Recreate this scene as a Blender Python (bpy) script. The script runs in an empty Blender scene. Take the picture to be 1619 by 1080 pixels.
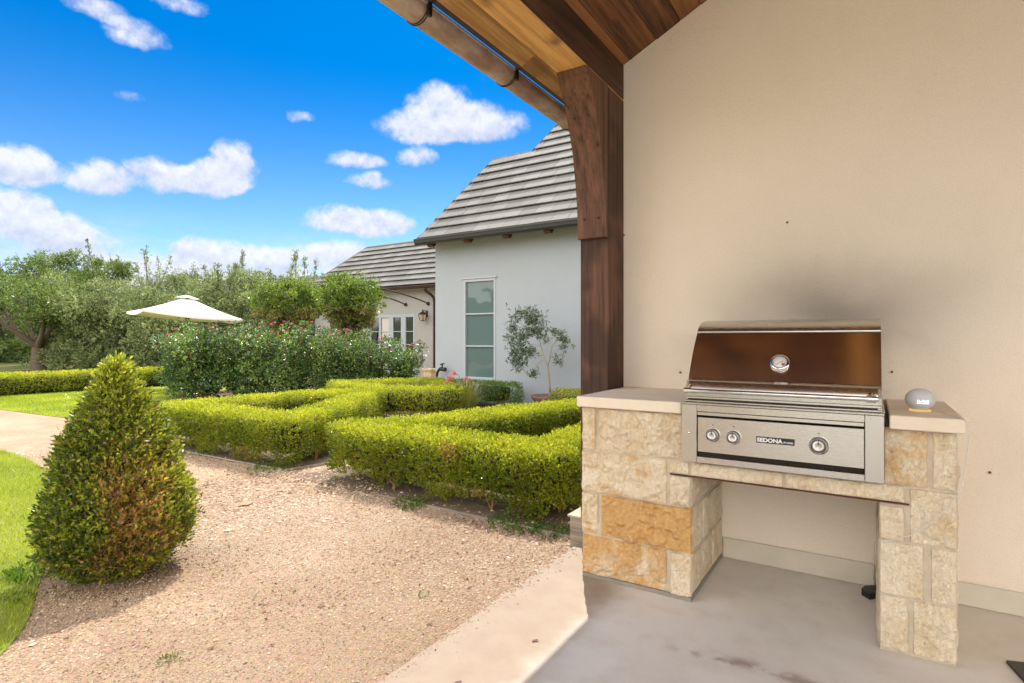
import bpy, math, random
import numpy as np
from mathutils import Vector, noise as mnoise

# ------------------------------------------------------------------ camera
sc = bpy.context.scene
col = sc.collection
YAW = math.atan(566.5 / 885.6)
cam_d = bpy.data.cameras.new("camera")
cam_d.sensor_width = 36.0
cam_d.lens = 885.0 / 1619.0 * 36.0
cam_d.shift_y = -3.0 / 1619.0
cam_d.clip_start = 0.05
cam_d.clip_end = 3000.0
cam = bpy.data.objects.new("camera", cam_d)
col.objects.link(cam)
cam.location = (0, 0, 1.2)
cam.rotation_euler = (math.radians(90), 0, YAW)
sc.camera = cam

# ------------------------------------------------------------------ sun
SUNV = Vector((-0.30, 0.55, 1.0)).normalized()      # towards the sun
sun_d = bpy.data.lights.new("sun", 'SUN')
sun_d.energy = 3.0
sun_d.angle = math.radians(0.5)
sun_d.color = (1.0, 0.95, 0.87)
sun = bpy.data.objects.new("sun", sun_d)
col.objects.link(sun)
sun.rotation_euler = SUNV.to_track_quat('Z', 'Y').to_euler()

sc.view_settings.view_transform = 'Standard'
sc.view_settings.look = 'None'
sc.view_settings.exposure = 1.0
sc.view_settings.gamma = 1.0

# ------------------------------------------------------------------ node helpers
class NT:
    def __init__(s, nt):
        s.nt = nt
    def node(s, t, **kw):
        n = s.nt.nodes.new(t)
        for k, v in kw.items():
            setattr(n, k, v)
        return n
    def link(s, a, b):
        s.nt.links.new(a, b)
    def put(s, sock, v):
        if isinstance(v, bpy.types.NodeSocket):
            s.nt.links.new(v, sock)
        elif v is not None:
            if isinstance(v, (tuple, list)) and len(v) == 3 and sock.type == 'RGBA':
                v = (*v, 1.0)
            sock.default_value = v
    def m(s, op, a, b=None, c=None, clamp=False):
        n = s.node('ShaderNodeMath', operation=op, use_clamp=clamp)
        s.put(n.inputs[0], a)
        if b is not None: s.put(n.inputs[1], b)
        if c is not None: s.put(n.inputs[2], c)
        return n.outputs[0]
    def vm(s, op, a, b=None, scale=None):
        n = s.node('ShaderNodeVectorMath', operation=op)
        s.put(n.inputs[0], a)
        if b is not None: s.put(n.inputs[1], b)
        if scale is not None: s.put(n.inputs['Scale'], scale)
        return n.outputs[0]
    def mix(s, f, a, b, blend='MIX'):
        n = s.node('ShaderNodeMix', data_type='RGBA', blend_type=blend)
        s.put(n.inputs[0], f); s.put(n.inputs[6], a); s.put(n.inputs[7], b)
        return n.outputs[2]
    def noise(s, vec, scale, detail=3.0, rough=0.55, dist=0.0):
        n = s.node('ShaderNodeTexNoise')
        if vec is not None: s.put(n.inputs['Vector'], vec)
        n.inputs['Scale'].default_value = scale
        n.inputs['Detail'].default_value = detail
        n.inputs['Roughness'].default_value = rough
        n.inputs['Distortion'].default_value = dist
        return n.outputs['Fac']
    def voro(s, vec, scale, feature='F1'):
        n = s.node('ShaderNodeTexVoronoi', feature=feature)
        if vec is not None: s.put(n.inputs['Vector'], vec)
        n.inputs['Scale'].default_value = scale
        return n
    def ramp(s, f, stops):
        n = s.node('ShaderNodeValToRGB')
        e = n.color_ramp.elements
        while len(e) < len(stops): e.new(0.5)
        for i, (p, c) in enumerate(stops):
            e[i].position = p
            e[i].color = (*c, 1.0) if len(c) == 3 else c
        s.put(n.inputs[0], f)
        return n.outputs[0]
    def smooth(s, f, a, b):
        n = s.node('ShaderNodeMapRange', interpolation_type='SMOOTHSTEP')
        s.put(n.inputs[0], f); n.inputs[1].default_value = a; n.inputs[2].default_value = b
        return n.outputs[0]
    def scalev(s, vec, sx, sy, sz, rot=None):
        n = s.node('ShaderNodeMapping')
        s.put(n.inputs[0], vec)
        n.inputs['Scale'].default_value = (sx, sy, sz)
        if rot: n.inputs['Rotation'].default_value = rot
        return n.outputs[0]
    def bump(s, h, strength=0.3, dist=0.01, normal=None):
        n = s.node('ShaderNodeBump')
        n.inputs['Strength'].default_value = strength
        n.inputs['Distance'].default_value = dist
        s.put(n.inputs['Height'], h)
        if normal is not None: s.put(n.inputs['Normal'], normal)
        return n.outputs[0]

def mat(name):
    m = bpy.data.materials.new(name)
    m.use_nodes = True
    m.node_tree.nodes.clear()
    t = NT(m.node_tree)
    out = t.node('ShaderNodeOutputMaterial')
    return m, t, out

def principled(t, out, base, rough=0.6, metal=0.0, normal=None, spec=0.5, **kw):
    p = t.node('ShaderNodeBsdfPrincipled')
    t.put(p.inputs['Base Color'], base)
    t.put(p.inputs['Roughness'], rough)
    t.put(p.inputs['Metallic'], metal)
    t.put(p.inputs['Specular IOR Level'], spec)
    if normal is not None: t.link(normal, p.inputs['Normal'])
    for k, v in kw.items(): t.put(p.inputs[k], v)
    t.link(p.outputs[0], out.inputs['Surface'])
    return p

def objco(t):
    return t.node('ShaderNodeTexCoord').outputs['Object']
def attr(t, name):
    n = t.node('ShaderNodeAttribute'); n.attribute_name = name
    return n

# ------------------------------------------------------------------ world
world = bpy.data.worlds.new("World")
sc.world = world
world.use_nodes = True
world.node_tree.nodes.clear()
w = NT(world.node_tree)
wo = w.node('ShaderNodeOutputWorld')
bg = w.node('ShaderNodeBackground')
SKYS = 0.12
bg.inputs['Strength'].default_value = SKYS
sky = w.node('ShaderNodeTexSky', sky_type='NISHITA')
sky.sun_disc = False
sky.sun_elevation = math.asin(SUNV.z)
sky.sun_rotation = math.atan2(SUNV.x, SUNV.y)
sky.air_density = 1.0; sky.dust_density = 0.4; sky.ozone_density = 2.0
vdir = w.node('ShaderNodeTexCoord').outputs['Generated']
sep = w.node('ShaderNodeSeparateXYZ'); w.link(vdir, sep.inputs[0])
az = w.m('MULTIPLY', w.m('ARCTAN2', sep.outputs[0], sep.outputs[1]), 180 / math.pi)
el = w.m('MULTIPLY', w.m('ARCSINE', sep.outputs[2]), 180 / math.pi)
warp = w.noise(vdir, 16.0, 5.0, 0.6)
warp2 = w.noise(w.scalev(vdir, 1, 1, 1, (0.5, 0.3, 0.9)), 16.0, 5.0, 0.6)
azw = w.m('ADD', az, w.m('MULTIPLY', w.m('SUBTRACT', warp, 0.5), 4.0))
elw = w.m('ADD', el, w.m('MULTIPLY', w.m('SUBTRACT', warp2, 0.5), 1.6))
BLOBS = [(-73.6, 13.0, 2.7, 2.1, 1), (-75.8, 12.6, 2.4, 1.7, 1), (-69.2, 12.8, 2.5, 2.0, 1), (-64.6, 13.6, 3.4, 2.0, 1), (-61.0, 13.9, 3.2, 2.0, 1), (-58.9, 15.3, 2.2, 2.7, 1),
         (-41.6, 20.3, 5.2, 2.2, 1), (-36.0, 20.8, 5.6, 2.4, 1), (-39.8, 22.6, 3.4, 2.2, 1), (-42.3, 17.7, 2.4, 1.2, .75), (-48.4, 17.1, 3.4, 1.1, .7),
         (-47.1, 15.4, 2.6, 1.0, .7), (-53.0, 20.4, 1.5, 0.8, .5), (-50.0, 11.4, 4.0, 1.9, .9), (-45.8, 11.2, 4.0, 1.8, .9), (-69.1, 25.4, 3.2, 1.2, .6),
         (-66.5, 24.2, 2.6, 1.4, .6), (-63.7, 27.3, 2.4, 1.0, .6), (-74.8, 9.4, 3.6, 2.5, 1), (-71.0, 7.6, 4.6, 2.6, 1),
         (-60.6, 7.2, 4.4, 2.4, 1), (-55.8, 7.0, 4.0, 2.2, 1), (-49.5, 8.0, 5.0, 2.3, 1), (-44.5, 7.4, 5.0, 2.0, .9), (-66.0, 5.0, 9.0, 2.6, 1.1), (-50.0, 4.2, 14.0, 2.8, 1.1),
         (-67.0, 19.6, 1.5, 0.6, .4)]
field = None; lit = None
for a0, e0, ra, re, amp in BLOBS:
    dx = w.m('MULTIPLY', w.m('SUBTRACT', azw, a0), 1 / ra)
    dy = w.m('MULTIPLY', w.m('SUBTRACT', elw, e0), 1 / re)
    dyn = w.m('MULTIPLY', w.m('MINIMUM', dy, 0.0), 0.35)
    dy2 = w.m('ADD', dy, dyn)
    d2 = w.m('ADD', w.m('MULTIPLY', dx, dx), w.m('MULTIPLY', dy2, dy2))
    g = w.m('MULTIPLY', w.m('MAXIMUM', w.m('SUBTRACT', 1.0, d2), 0.0), amp)
    gl = w.m('MULTIPLY', g, dy)
    field = g if field is None else w.m('ADD', field, g)
    lit = gl if lit is None else w.m('ADD', lit, gl)
puff = w.noise(vdir, 22.0, 9.0, 0.66)
puff_up = w.noise(w.vm('ADD', vdir, (0.0, 0.0, 0.012)), 22.0, 6.0, 0.6)
f2 = w.m('ADD', field, w.m('MULTIPLY', w.m('SUBTRACT', puff, 0.5), w.m('ADD', 0.42, w.m('MINIMUM', w.m('MULTIPLY', field, 2.0), 1.0))))
cmask = w.smooth(f2, 0.06, 0.80)
# added unseen bright clouds over the remaining sky, as fill light for the porch
dz = w.m('ABSOLUTE', w.m('SUBTRACT', w.m('MODULO', w.m('ADD', w.m('SUBTRACT', az, -55.0), 540.0), 360.0), 180.0))
other = w.smooth(dz, 45.0, 80.0)
broad = w.noise(w.scalev(vdir, 1, 1, 1.8), 1.9, 5.0, 0.55)
bmask = w.m('MULTIPLY', w.smooth(broad, 0.36, 0.52), other)
mask = w.m('MAXIMUM', w.m('MULTIPLY', cmask, 0.94), bmask)
veil = w.m('MULTIPLY', w.m('SUBTRACT', 1.0, w.smooth(el, 3.0, 12.0)), w.smooth(w.noise(w.scalev(vdir, 1, 1, 4), 7.0, 7, .62), .30, .62))
veil = w.m('MULTIPLY', veil, .85)
mask = w.m('MAXIMUM', mask, veil)
mask = w.m('MULTIPLY', mask, w.smooth(el, -1.0, 1.0))
relief = w.m('MULTIPLY', w.m('SUBTRACT', puff, puff_up), 2.6)
shade = w.m('ADD', w.m('ADD', 0.60, w.m('MULTIPLY', lit, 0.75)), relief, clamp=True)
shade = w.m('MAXIMUM', shade, w.m('MULTIPLY', other, 0.85))
CB = 1.0 / SKYS
ccol = w.mix(shade, (0.30 * CB, 0.335 * CB, 0.445 * CB), (0.49 * CB, 0.50 * CB, 0.54 * CB))
ccol = w.mix(w.m('MULTIPLY', other, 0.75), ccol, (2.15 * CB, 2.04 * CB, 1.88 * CB))
tint = w.mix(w.smooth(el, 0.0, 26.0), (0.55, 0.68, 0.76), (0.0, 0.32, 0.62))
skyc = w.mix(1.0, sky.outputs[0], tint, 'MULTIPLY')
fin = w.mix(mask, skyc, ccol)
w.link(fin, bg.inputs['Color'])
w.link(bg.outputs[0], wo.inputs['Surface'])

# ------------------------------------------------------------------ object helpers
def tag(o, label=None, cat=None, group=None, kind=None):
    if label: o['label'] = label
    if cat: o['category'] = cat
    if group: o['group'] = group
    if kind: o['kind'] = kind
    return o
def empty(name, loc=(0, 0, 0), label=None, cat=None, group=None):
    o = bpy.data.objects.new(name, None)
    o.empty_display_size = 0.1
    o.location = loc
    col.objects.link(o)
    return tag(o, label, cat, group)

class MB:
    """collects shapes for ONE mesh object"""
    def __init__(s):
        s.v = []; s.f = []; s.t = []; s.smooth = []
    def add(s, vs, fs, tint=0.5, smooth=False):
        b = len(s.v)
        s.v += [tuple(p) for p in vs]
        s.f += [tuple(i + b for i in f) for f in fs]
        s.t += [tint] * len(vs)
        s.smooth += [smooth] * len(fs)
        return s
    def box(s, x0, x1, y0, y1, z0, z1, tint=0.5):
        vs = [(x0, y0, z0), (x1, y0, z0), (x1, y1, z0), (x0, y1, z0), (x0, y0, z1), (x1, y0, z1), (x1, y1, z1), (x0, y1, z1)]
        return s.add(vs, [(3, 2, 1, 0), (4, 5, 6, 7), (0, 1, 5, 4), (1, 2, 6, 5), (2, 3, 7, 6), (3, 0, 4, 7)], tint)
    def bbox(s, x0, x1, y0, y1, z0, z1, b=0.003, tint=0.5):
        """box with chamfered edges"""
        X = (x0, x1); Y = (y0, y1); Z = (z0, z1)
        vs = []; idx = {}
        for i in (0, 1):
            for j in (0, 1):
                for k in (0, 1):
                    sx, sy, sz = (1 - 2 * i), (1 - 2 * j), (1 - 2 * k)
                    for a in range(3):
                        p = [X[i] + sx * b, Y[j] + sy * b, Z[k] + sz * b]
                        p[a] = (X[i], Y[j], Z[k])[a]
                        idx[(i, j, k, a)] = len(vs); vs.append(tuple(p))
        f = []
        def q(*k): f.append(tuple(idx[a] for a in k))
        for i in (0, 1):
            q((i, 0, 0, 0), (i, 1, 0, 0), (i, 1, 1, 0), (i, 0, 1, 0))
            q((0, i, 0, 1), (1, i, 0, 1), (1, i, 1, 1), (0, i, 1, 1))
            q((0, 0, i, 2), (1, 0, i, 2), (1, 1, i, 2), (0, 1, i, 2))
            for j in (0, 1):
                q((0, i, j, 1), (1, i, j, 1), (1, i, j, 2), (0, i, j, 2))
                q((i, 0, j, 0), (i, 1, j, 0), (i, 1, j, 2), (i, 0, j, 2))
                q((i, j, 0, 0), (i, j, 1, 0), (i, j, 1, 1), (i, j, 0, 1))
                for k in (0, 1): pass
        for i in (0, 1):
            for j in (0, 1):
                for k in (0, 1):
                    q((i, j, k, 0), (i, j, k, 1), (i, j, k, 2))
        return s.add(vs, f, tint)
    def prism(s, pts, axis, a0, a1, tint=0.5, smooth=False):
        """extrude a 2D polygon along axis: 'x' -> pts are (y,z); 'y' -> (x,z); 'z' -> (x,y)"""
        def P(p, a):
            return {'x': (a, p[0], p[1]), 'y': (p[0], a, p[1]), 'z': (p[0], p[1], a)}[axis]
        n = len(pts)
        vs = [P(p, a0) for p in pts] + [P(p, a1) for p in pts]
        s.add(vs, [tuple(range(n))[::-1], tuple(range(n, 2 * n))], tint)
        s.add(vs, [(i, (i + 1) % n, n + (i + 1) % n, n + i) for i in range(n)], tint, smooth)
        return s
    def tube(s, path, radii, n=8, tint=0.5, cap=True):
        path = [Vector(p) for p in path]
        if not isinstance(radii, (list, tuple)): radii = [radii] * len(path)
        vs = []; prev = None
        for i, p in enumerate(path):
            d = (path[min(i + 1, len(path) - 1)] - path[max(i - 1, 0)])
            if d.length < 1e-9: d = Vector((0, 0, 1))
            d.normalize()
            if prev is None:
                u = d.orthogonal().normalized()
            else:
                u = prev - d * prev.dot(d)
                u = u.normalized() if u.length > 1e-6 else d.orthogonal().normalized()
            prev = u
            v = d.cross(u)
            for k in range(n):
                a = 2 * math.pi * k / n
                vs.append(p + (u * math.cos(a) + v * math.sin(a)) * radii[i])
        fs = []
        for i in range(len(path) - 1):
            for k in range(n):
                k2 = (k + 1) % n
                fs.append((i * n + k, i * n + k2, (i + 1) * n + k2, (i + 1) * n + k))
        s.add(vs, fs, tint, True)
        if cap:
            m = (len(path) - 1) * n
            s.add([vs[k] for k in range(n)] + [vs[m + k] for k in range(n)],
                  [tuple(range(n))[::-1], tuple(range(n, 2 * n))], tint)
        return s
    def lathe(s, prof, center, axis='z', n=24, tint=0.5, smooth=True):
        """prof = [(radius, height)]"""
        c = Vector(center); vs = []
        for r, h in prof:
            for k in range(n):
                a = 2 * math.pi * k / n
                x, y = r * math.cos(a), r * math.sin(a)
                vs.append(c + (Vector((x, y, h)) if axis == 'z' else Vector((x, h, y))))
        fs = []
        for i in range(len(prof) - 1):
            for k in range(n):
                k2 = (k + 1) % n
                q = (i * n + k, i * n + k2, (i + 1) * n + k2, (i + 1) * n + k)
                fs.append(q if axis == 'z' else q[::-1])
        return s.add(vs, fs, tint, smooth)
    def build(s, name, m, parent=None, bevel=None):
        me = bpy.data.meshes.new(name)
        me.from_pydata(s.v, [], s.f)
        me.update()
        a = me.attributes.new('tint', 'FLOAT', 'POINT')
        a.data.foreach_set('value', s.t)
        me.polygons.foreach_set('use_smooth', s.smooth)
        me.materials.append(m)
        o = bpy.data.objects.new(name, me)
        col.objects.link(o)
        if parent is not None:
            o.parent = parent
            o.matrix_parent_inverse = parent.matrix_basis.inverted()
        if bevel:
            b = o.modifiers.new('bevel', 'BEVEL'); b.width = bevel; b.segments = 2
            b.limit_method = 'ANGLE'; b.angle_limit = math.radians(40)
        return o

def np_mesh(name, verts, nper, m, tint=None, parent=None, smooth=False):
    """verts (N*nper,3): N polygons with nper own vertices each"""
    n = len(verts) // nper
    me = bpy.data.meshes.new(name)
    me.vertices.add(n * nper)
    me.vertices.foreach_set('co', np.asarray(verts, dtype=np.float32).ravel())
    me.loops.add(n * nper)
    me.loops.foreach_set('vertex_index', np.arange(n * nper, dtype=np.int32))
    me.polygons.add(n)
    me.polygons.foreach_set('loop_start', np.arange(0, n * nper, nper, dtype=np.int32))
    me.polygons.foreach_set('loop_total', np.full(n, nper, dtype=np.int32))
    if tint is not None:
        a = me.attributes.new('tint', 'FLOAT', 'POINT')
        a.data.foreach_set('value', np.repeat(np.asarray(tint, dtype=np.float32), nper))
    me.update(calc_edges=True)
    me.materials.append(m)
    o = bpy.data.objects.new(name, me)
    col.objects.link(o)
    if parent is not None:
        o.parent = parent
        o.matrix_parent_inverse = parent.matrix_basis.inverted()
    return o

def nrm(a):
    return a / np.maximum(np.linalg.norm(a, axis=-1, keepdims=True), 1e-9)

def leaves(P, D, rng, per=6, stem=0.05, L=0.018, W=0.006, spread=0.9, jit=0.35):
    """leaf sprigs at points P growing along D; returns quads and the sprig index"""
    N = len(P)
    D = nrm(D + rng.normal(0, jit, D.shape))
    ref = nrm(rng.normal(0, 1, D.shape))
    U = nrm(np.cross(D, ref)); V = np.cross(D, U)
    out = []; idx = []
    ph0 = rng.uniform(0, 6.28, (N, 1))
    for k in range(per):
        t = (k + 0.5) / per
        base = P + D * (stem * t)
        ph = ph0 + k * 2.4 + rng.normal(0, .3, (N, 1))
        sp = spread * (1.15 - 0.7 * t)
        ld = nrm(D * (1 - 0.35 * sp) + (U * np.cos(ph) + V * np.sin(ph)) * sp + rng.normal(0, .15, D.shape))
        sd = nrm(np.cross(ld, D + rng.normal(0, .25, D.shape)))
        up = np.cross(sd, ld)
        l = L * rng.uniform(.7, 1.25, (N, 1)); wd = W * rng.uniform(.75, 1.2, (N, 1))
        mid = base + ld * l * .5
        q = np.stack([base, mid + sd * wd + up * wd * .3, base + ld * l, mid - sd * wd + up * wd * .3], axis=1)
        out.append(q); idx.append(np.arange(N))
    return np.concatenate(out).reshape(-1, 3), np.concatenate(idx)

def vnoise(P, s, seed=0.0):
    """cheap smooth pseudo noise, -1..1"""
    x, y, z = P[:, 0] * s + seed, P[:, 1] * s + seed * 1.7, P[:, 2] * s + seed * .6
    return (np.sin(x * 1.7 + 1.3 * np.sin(y * 1.1 + .5)) + np.sin(y * 1.9 + 1.1 * np.sin(z * 1.3 + 1.7)) +
            np.sin(z * 2.1 + 1.2 * np.sin(x * 1.5 + 2.9))) / 3.0

# ------------------------------------------------------------------ materials
def leaf_material(name, stops, gloss=0.35, trans=0.45, spec_r=0.35, tt=(1.25, 1.35, 0.55)):
    m, t, out = mat(name)
    c = t.ramp(attr(t, 'tint').outputs['Fac'], stops)
    d = t.node('ShaderNodeBsdfDiffuse'); t.link(c, d.inputs[0])
    tr = t.node('ShaderNodeBsdfTranslucent')
    c2 = t.mix(1.0, c, tt, 'MULTIPLY')
    t.link(c2, tr.inputs[0])
    mx = t.node('ShaderNodeMixShader'); mx.inputs[0].default_value = trans
    t.link(d.outputs[0], mx.inputs[1]); t.link(tr.outputs[0], mx.inputs[2])
    gl = t.node('ShaderNodeBsdfGlossy'); gl.inputs['Roughness'].default_value = spec_r
    gl.inputs[0].default_value = (0.9, 0.95, 1.0, 1)
    fr = t.node('ShaderNodeFresnel'); fr.inputs[0].default_value = 1.45
    fm = t.m('MULTIPLY', fr.outputs[0], gloss)
    mx2 = t.node('ShaderNodeMixShader'); t.link(fm, mx2.inputs[0])
    t.link(mx.outputs[0], mx2.inputs[1]); t.link(gl.outputs[0], mx2.inputs[2])
    t.link(mx2.outputs[0], out.inputs['Surface'])
    return m

M = {}
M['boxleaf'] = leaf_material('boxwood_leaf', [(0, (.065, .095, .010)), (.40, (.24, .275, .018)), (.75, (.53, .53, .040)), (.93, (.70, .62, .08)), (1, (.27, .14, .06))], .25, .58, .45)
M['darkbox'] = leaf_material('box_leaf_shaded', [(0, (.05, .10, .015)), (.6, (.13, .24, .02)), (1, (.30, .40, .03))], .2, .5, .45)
M['coneleaf'] = leaf_material('topiary_leaf', [(0, (.040, .060, .014)), (.36, (.12, .155, .020)), (.58, (.40, .43, .03)), (.78, (.64, .60, .06)), (.9, (.42, .22, .06)), (1, (.58, .33, .16))], .6, .42, .35)
M['roseleaf'] = leaf_material('rose_leaf', [(0, (.018, .045, .014)), (.45, (.075, .15, .03)), (.8, (.20, .31, .06)), (1, (.46, .54, .20))], .55, .42, .38)
M['oakleaf'] = leaf_material('oak_leaf', [(0, (.035, .060, .022)), (.5, (.15, .205, .06)), (1, (.38, .45, .13))], .10, .46, .5, (1.1, 1.25, .75))
M['greyleaf'] = leaf_material('grey_green_leaf', [(0, (.05, .07, .03)), (.5, (.22, .26, .11)), (1, (.52, .55, .27))], .12, .46, .5, (1.1, 1.2, .8))
M['vineleaf'] = leaf_material('vine_leaf', [(0, (.05, .09, .018)), (.6, (.19, .265, .04)), (.9, (.40, .44, .09)), (1, (.30, .20, .11))], .25, .5, .45)
M['oliveleaf'] = leaf_material('olive_leaf', [(0, (.05, .08, .045)), (.5, (.12, .16, .09)), (1, (.25, .30, .20))], .5, .3)
M['grass'] = leaf_material('grass_blade', [(0, (.16, .21, .02)), (.5, (.34, .41, .035)), (1, (.58, .58, .10))], .15, .5)
M['straw'] = leaf_material('straw_grass', [(0, (.14, .20, .03)), (.5, (.32, .34, .08)), (1, (.50, .42, .18))], .3, .45)

def simple(name, c, rough=.6, metal=0.0, spec=.5, nscale=None, namp=.15, bump=None, bscale=60):
    m, t, out = mat(name)
    base = c
    co = objco(t)
    if nscale:
        n = t.noise(co, nscale, 4, .6)
        base = t.mix(n, tuple(x * (1 - namp * 2) for x in c), tuple(min(1, x * (1 + namp * 2)) for x in c))
    nn = t.bump(t.noise(co, bscale, 4, .6), bump, .005) if bump else None
    principled(t, out, base, rough, metal, nn, spec)
    return m
M['core'] = simple('foliage_inner', (.028, .032, .012), .9, nscale=30, namp=.4, bump=1.0, bscale=80)
M['bark'] = simple('bark', (.13, .095, .065), .9, nscale=25, namp=.3, bump=.6, bscale=50)
M['twig'] = simple('twig', (.34, .17, .08), .8, nscale=25, namp=.3)
M['olivebark'] = simple('olive_bark', (.30, .25, .20), .85, nscale=30, namp=.2)
M['petal'] = leaf_material('rose_petal', [(0, (.55, .04, .16)), (.5, (.75, .16, .32)), (1, (.85, .45, .52))], .1, .3, .5, (1, 1, 1))
M['coral'] = leaf_material('coral_petal', [(0, (.70, .16, .10)), (1, (.85, .30, .22))], .1, .3, .5, (1, 1, 1))
M['darkmetal'] = simple('dark_bronze_metal', (.055, .038, .032), .45, 0.6)
M['rust'] = simple('brown_steel', (.16, .06, .035), .7, .3, nscale=20, namp=.3)
M['brownpipe'] = simple('dark_brown_downpipe_paint', (.055, .026, .021), .5, .2)
M['black'] = simple('black_plastic', (.012, .012, .013), .45)
M['chrome'] = simple('polished_steel', (.72, .71, .70), .12, 1.0)
M['white_paint'] = simple('grey_window_paint', (.42, .45, .50), .5)
M['wfabric'] = simple('umbrella_fabric', (.80, .78, .74), .85, bump=.2, bscale=300)
M['umbpole'] = simple('umbrella_pole_wood', (.10, .075, .055), .6)
M['terracotta'] = simple('brown_clay', (.17, .10, .08), .8, nscale=20)
M['gutterblk'] = simple('dark_grey_gutter_paint', (.040, .040, .042), .4, .2, nscale=4, namp=.1)
M['rooftile_far'] = None

def stucco(name, c, big=.05, stain=False, grain=150):
    m, t, out = mat(name)
    co = objco(t)
    n1 = t.noise(co, 1.3, 4, .6)
    n2 = t.noise(co, grain, 3, .75)
    n3 = t.noise(co, 40, 3, .6)
    n4 = t.noise(t.scalev(co, 1, 1, .55), 3.2, 5, .65, .8)
    base = t.mix(n1, tuple(x * (1 - big) for x in c), tuple(x * (1 + big) for x in c))
    base = t.mix(t.m('MULTIPLY', t.smooth(n2, .35, .7), .26), base, tuple(x * .60 for x in c))
    base = t.mix(t.m('MULTIPLY', t.smooth(n4, .45, .75), .10), base, tuple(x * .70 for x in c))
    if stain:
        s = t.node('ShaderNodeSeparateXYZ'); t.link(co, s.inputs[0])
        wob = t.m('MULTIPLY', t.m('SUBTRACT', t.noise(co, 2.0, 3, .5), .5), .25)
        def gauss(cx, cz, rx, rz):
            dx = t.m('DIVIDE', t.m('SUBTRACT', t.m('ADD', s.outputs[0], wob), cx), rx)
            dz_ = t.m('DIVIDE', t.m('SUBTRACT', t.m('ADD', s.outputs[2], wob), cz), rz)
            r2 = t.m('ADD', t.m('MULTIPLY', dx, dx), t.m('MULTIPLY', dz_, dz_))
            return t.m('EXPONENT', t.m('MULTIPLY', r2, -1.0))
        g = t.m('ADD', t.m('MULTIPLY', gauss(-.28, 1.36, .50, .20), .36), t.m('MULTIPLY', gauss(.02, 1.36, .34, .24), .24))
        g = t.m('ADD', g, t.m('MULTIPLY', gauss(-.25, 1.55, .65, .42), .16), clamp=True)
        base = t.mix(g, base, (.085, .068, .055))
    nn = t.bump(n2, .8, .005)
    nn = t.bump(n3, .45, .006, nn)
    principled(t, out, base, .92, 0, nn, .2)
    return m
M['stucco'] = stucco('cream_stucco', (.91, .79, .66), stain=True)
M['wingstucco'] = stucco('white_stucco', (.40, .43, .47), .04, grain=60)
M['rearstucco'] = stucco('warm_white_stucco', (.44, .425, .41), .05, grain=60)

def wood(name, dark, light, axis='y', scale=1.0, rough=.55, contrast=1.0, stain=0.0):
    m, t, out = mat(name)
    co = objco(t)
    tn = attr(t, 'tint').outputs['Fac']
    off = t.m('MULTIPLY', tn, 37.0)
    cmb = t.node('ShaderNodeCombineXYZ'); t.link(off, cmb.inputs[0]); t.link(off, cmb.inputs[1]); t.link(off, cmb.inputs[2])
    v = t.vm('ADD', co, cmb.outputs[0])
    st = {'x': (.6, 7, 7), 'y': (7, .6, 7), 'z': (7, 7, .6)}[axis]
    v1 = t.scalev(v, *[a * scale for a in st])
    warpn = t.noise(v1, .9, 2, .5)
    ring = t.m('SINE', t.m('MULTIPLY', t.noise(v1, .9, 1, .4, .4), 46.0))
    ringf = t.m('MULTIPLY_ADD', ring, .5, .5)
    st2 = {'x': (2.4, 120, 120), 'y': (120, 2.4, 120), 'z': (120, 120, 2.4)}[axis]
    fine = t.noise(t.scalev(v, *st2), .45, 6, .75)
    st3 = {'x': (1.2, 30, 30), 'y': (30, 1.2, 30), 'z': (30, 30, 1.2)}[axis]
    mid = t.smooth(t.noise(t.scalev(v, *st3), 1.0, 5, .7), .30, .70)
    crack = t.smooth(t.noise(t.scalev(v, *[k * 1.6 for k in st3]), .8, 3, .6, .6), .62, .70)
    big = t.noise(v, 1.8, 3, .6)
    fine = t.m('ADD', t.m('MULTIPLY', fine, .45), t.m('MULTIPLY', mid, .55))
    f = t.m('ADD', t.m('MULTIPLY', ringf, .12), t.m('ADD', t.m('MULTIPLY', fine, .80), t.m('MULTIPLY', warpn, .25)))
    f = t.m('ADD', t.m('MULTIPLY', t.m('SUBTRACT', f, .5), 1.5 * contrast), .42)
    f = t.m('ADD', f, t.m('MULTIPLY', t.m('SUBTRACT', tn, .5), .95), clamp=True)
    base = t.mix(f, dark, light)
    if stain:
        sm = t.smooth(big, .50, .62)
        base = t.mix(t.m('MULTIPLY', sm, stain), base, tuple(x * .45 for x in dark))
    base = t.mix(t.m('MULTIPLY', crack, .55), base, tuple(x * .4 for x in dark))
    kn = t.voro(t.scalev(v, *[{'x': (1.2, 5, 5), 'y': (5, 1.2, 5), 'z': (5, 5, 1.2)}[axis][i] for i in range(3)]), 1.0)
    km = t.smooth(kn.outputs['Distance'], .16, .05)
    base = t.mix(t.m('MULTIPLY', km, .7), base, tuple(x * .3 for x in dark))
    nn = t.bump(fine, .9, .005)
    nn = t.bump(ringf, .12, .003, nn)
    principled(t, out, base, rough, 0, nn, .35)
    return m
M['plank'] = wood('stained_ceiling_plank', (.060, .019, .006), (.31, .125, .038), 'y', 1.0, .5, stain=.35)
M['streak_reflector'] = wood('streak_reflector_wood', (.85, .36, .07), (.95, .55, .18), 'y', 1.0, .6)  # bright wood only for the added bar that the hood reflects
M['soffit'] = wood('pale_soffit_plank', (.34, .165, .05), (.80, .48, .20), 'y', 1.0, .55, stain=.5)
M['beamunder'] = wood('bounce_lit_timber', (.30, .13, .035), (.80, .45, .16), 'y', 1.0, .6, stain=.95)  # paler than the beam sides, bounce light put into the colour
M['beam'] = wood('dark_timber_along', (.030, .012, .007), (.15, .06, .030), 'y', .9, .6)
M['post'] = wood('dark_timber_upright', (.026, .011, .007), (.20, .088, .050), 'z', .9, .6, stain=.6)
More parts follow.
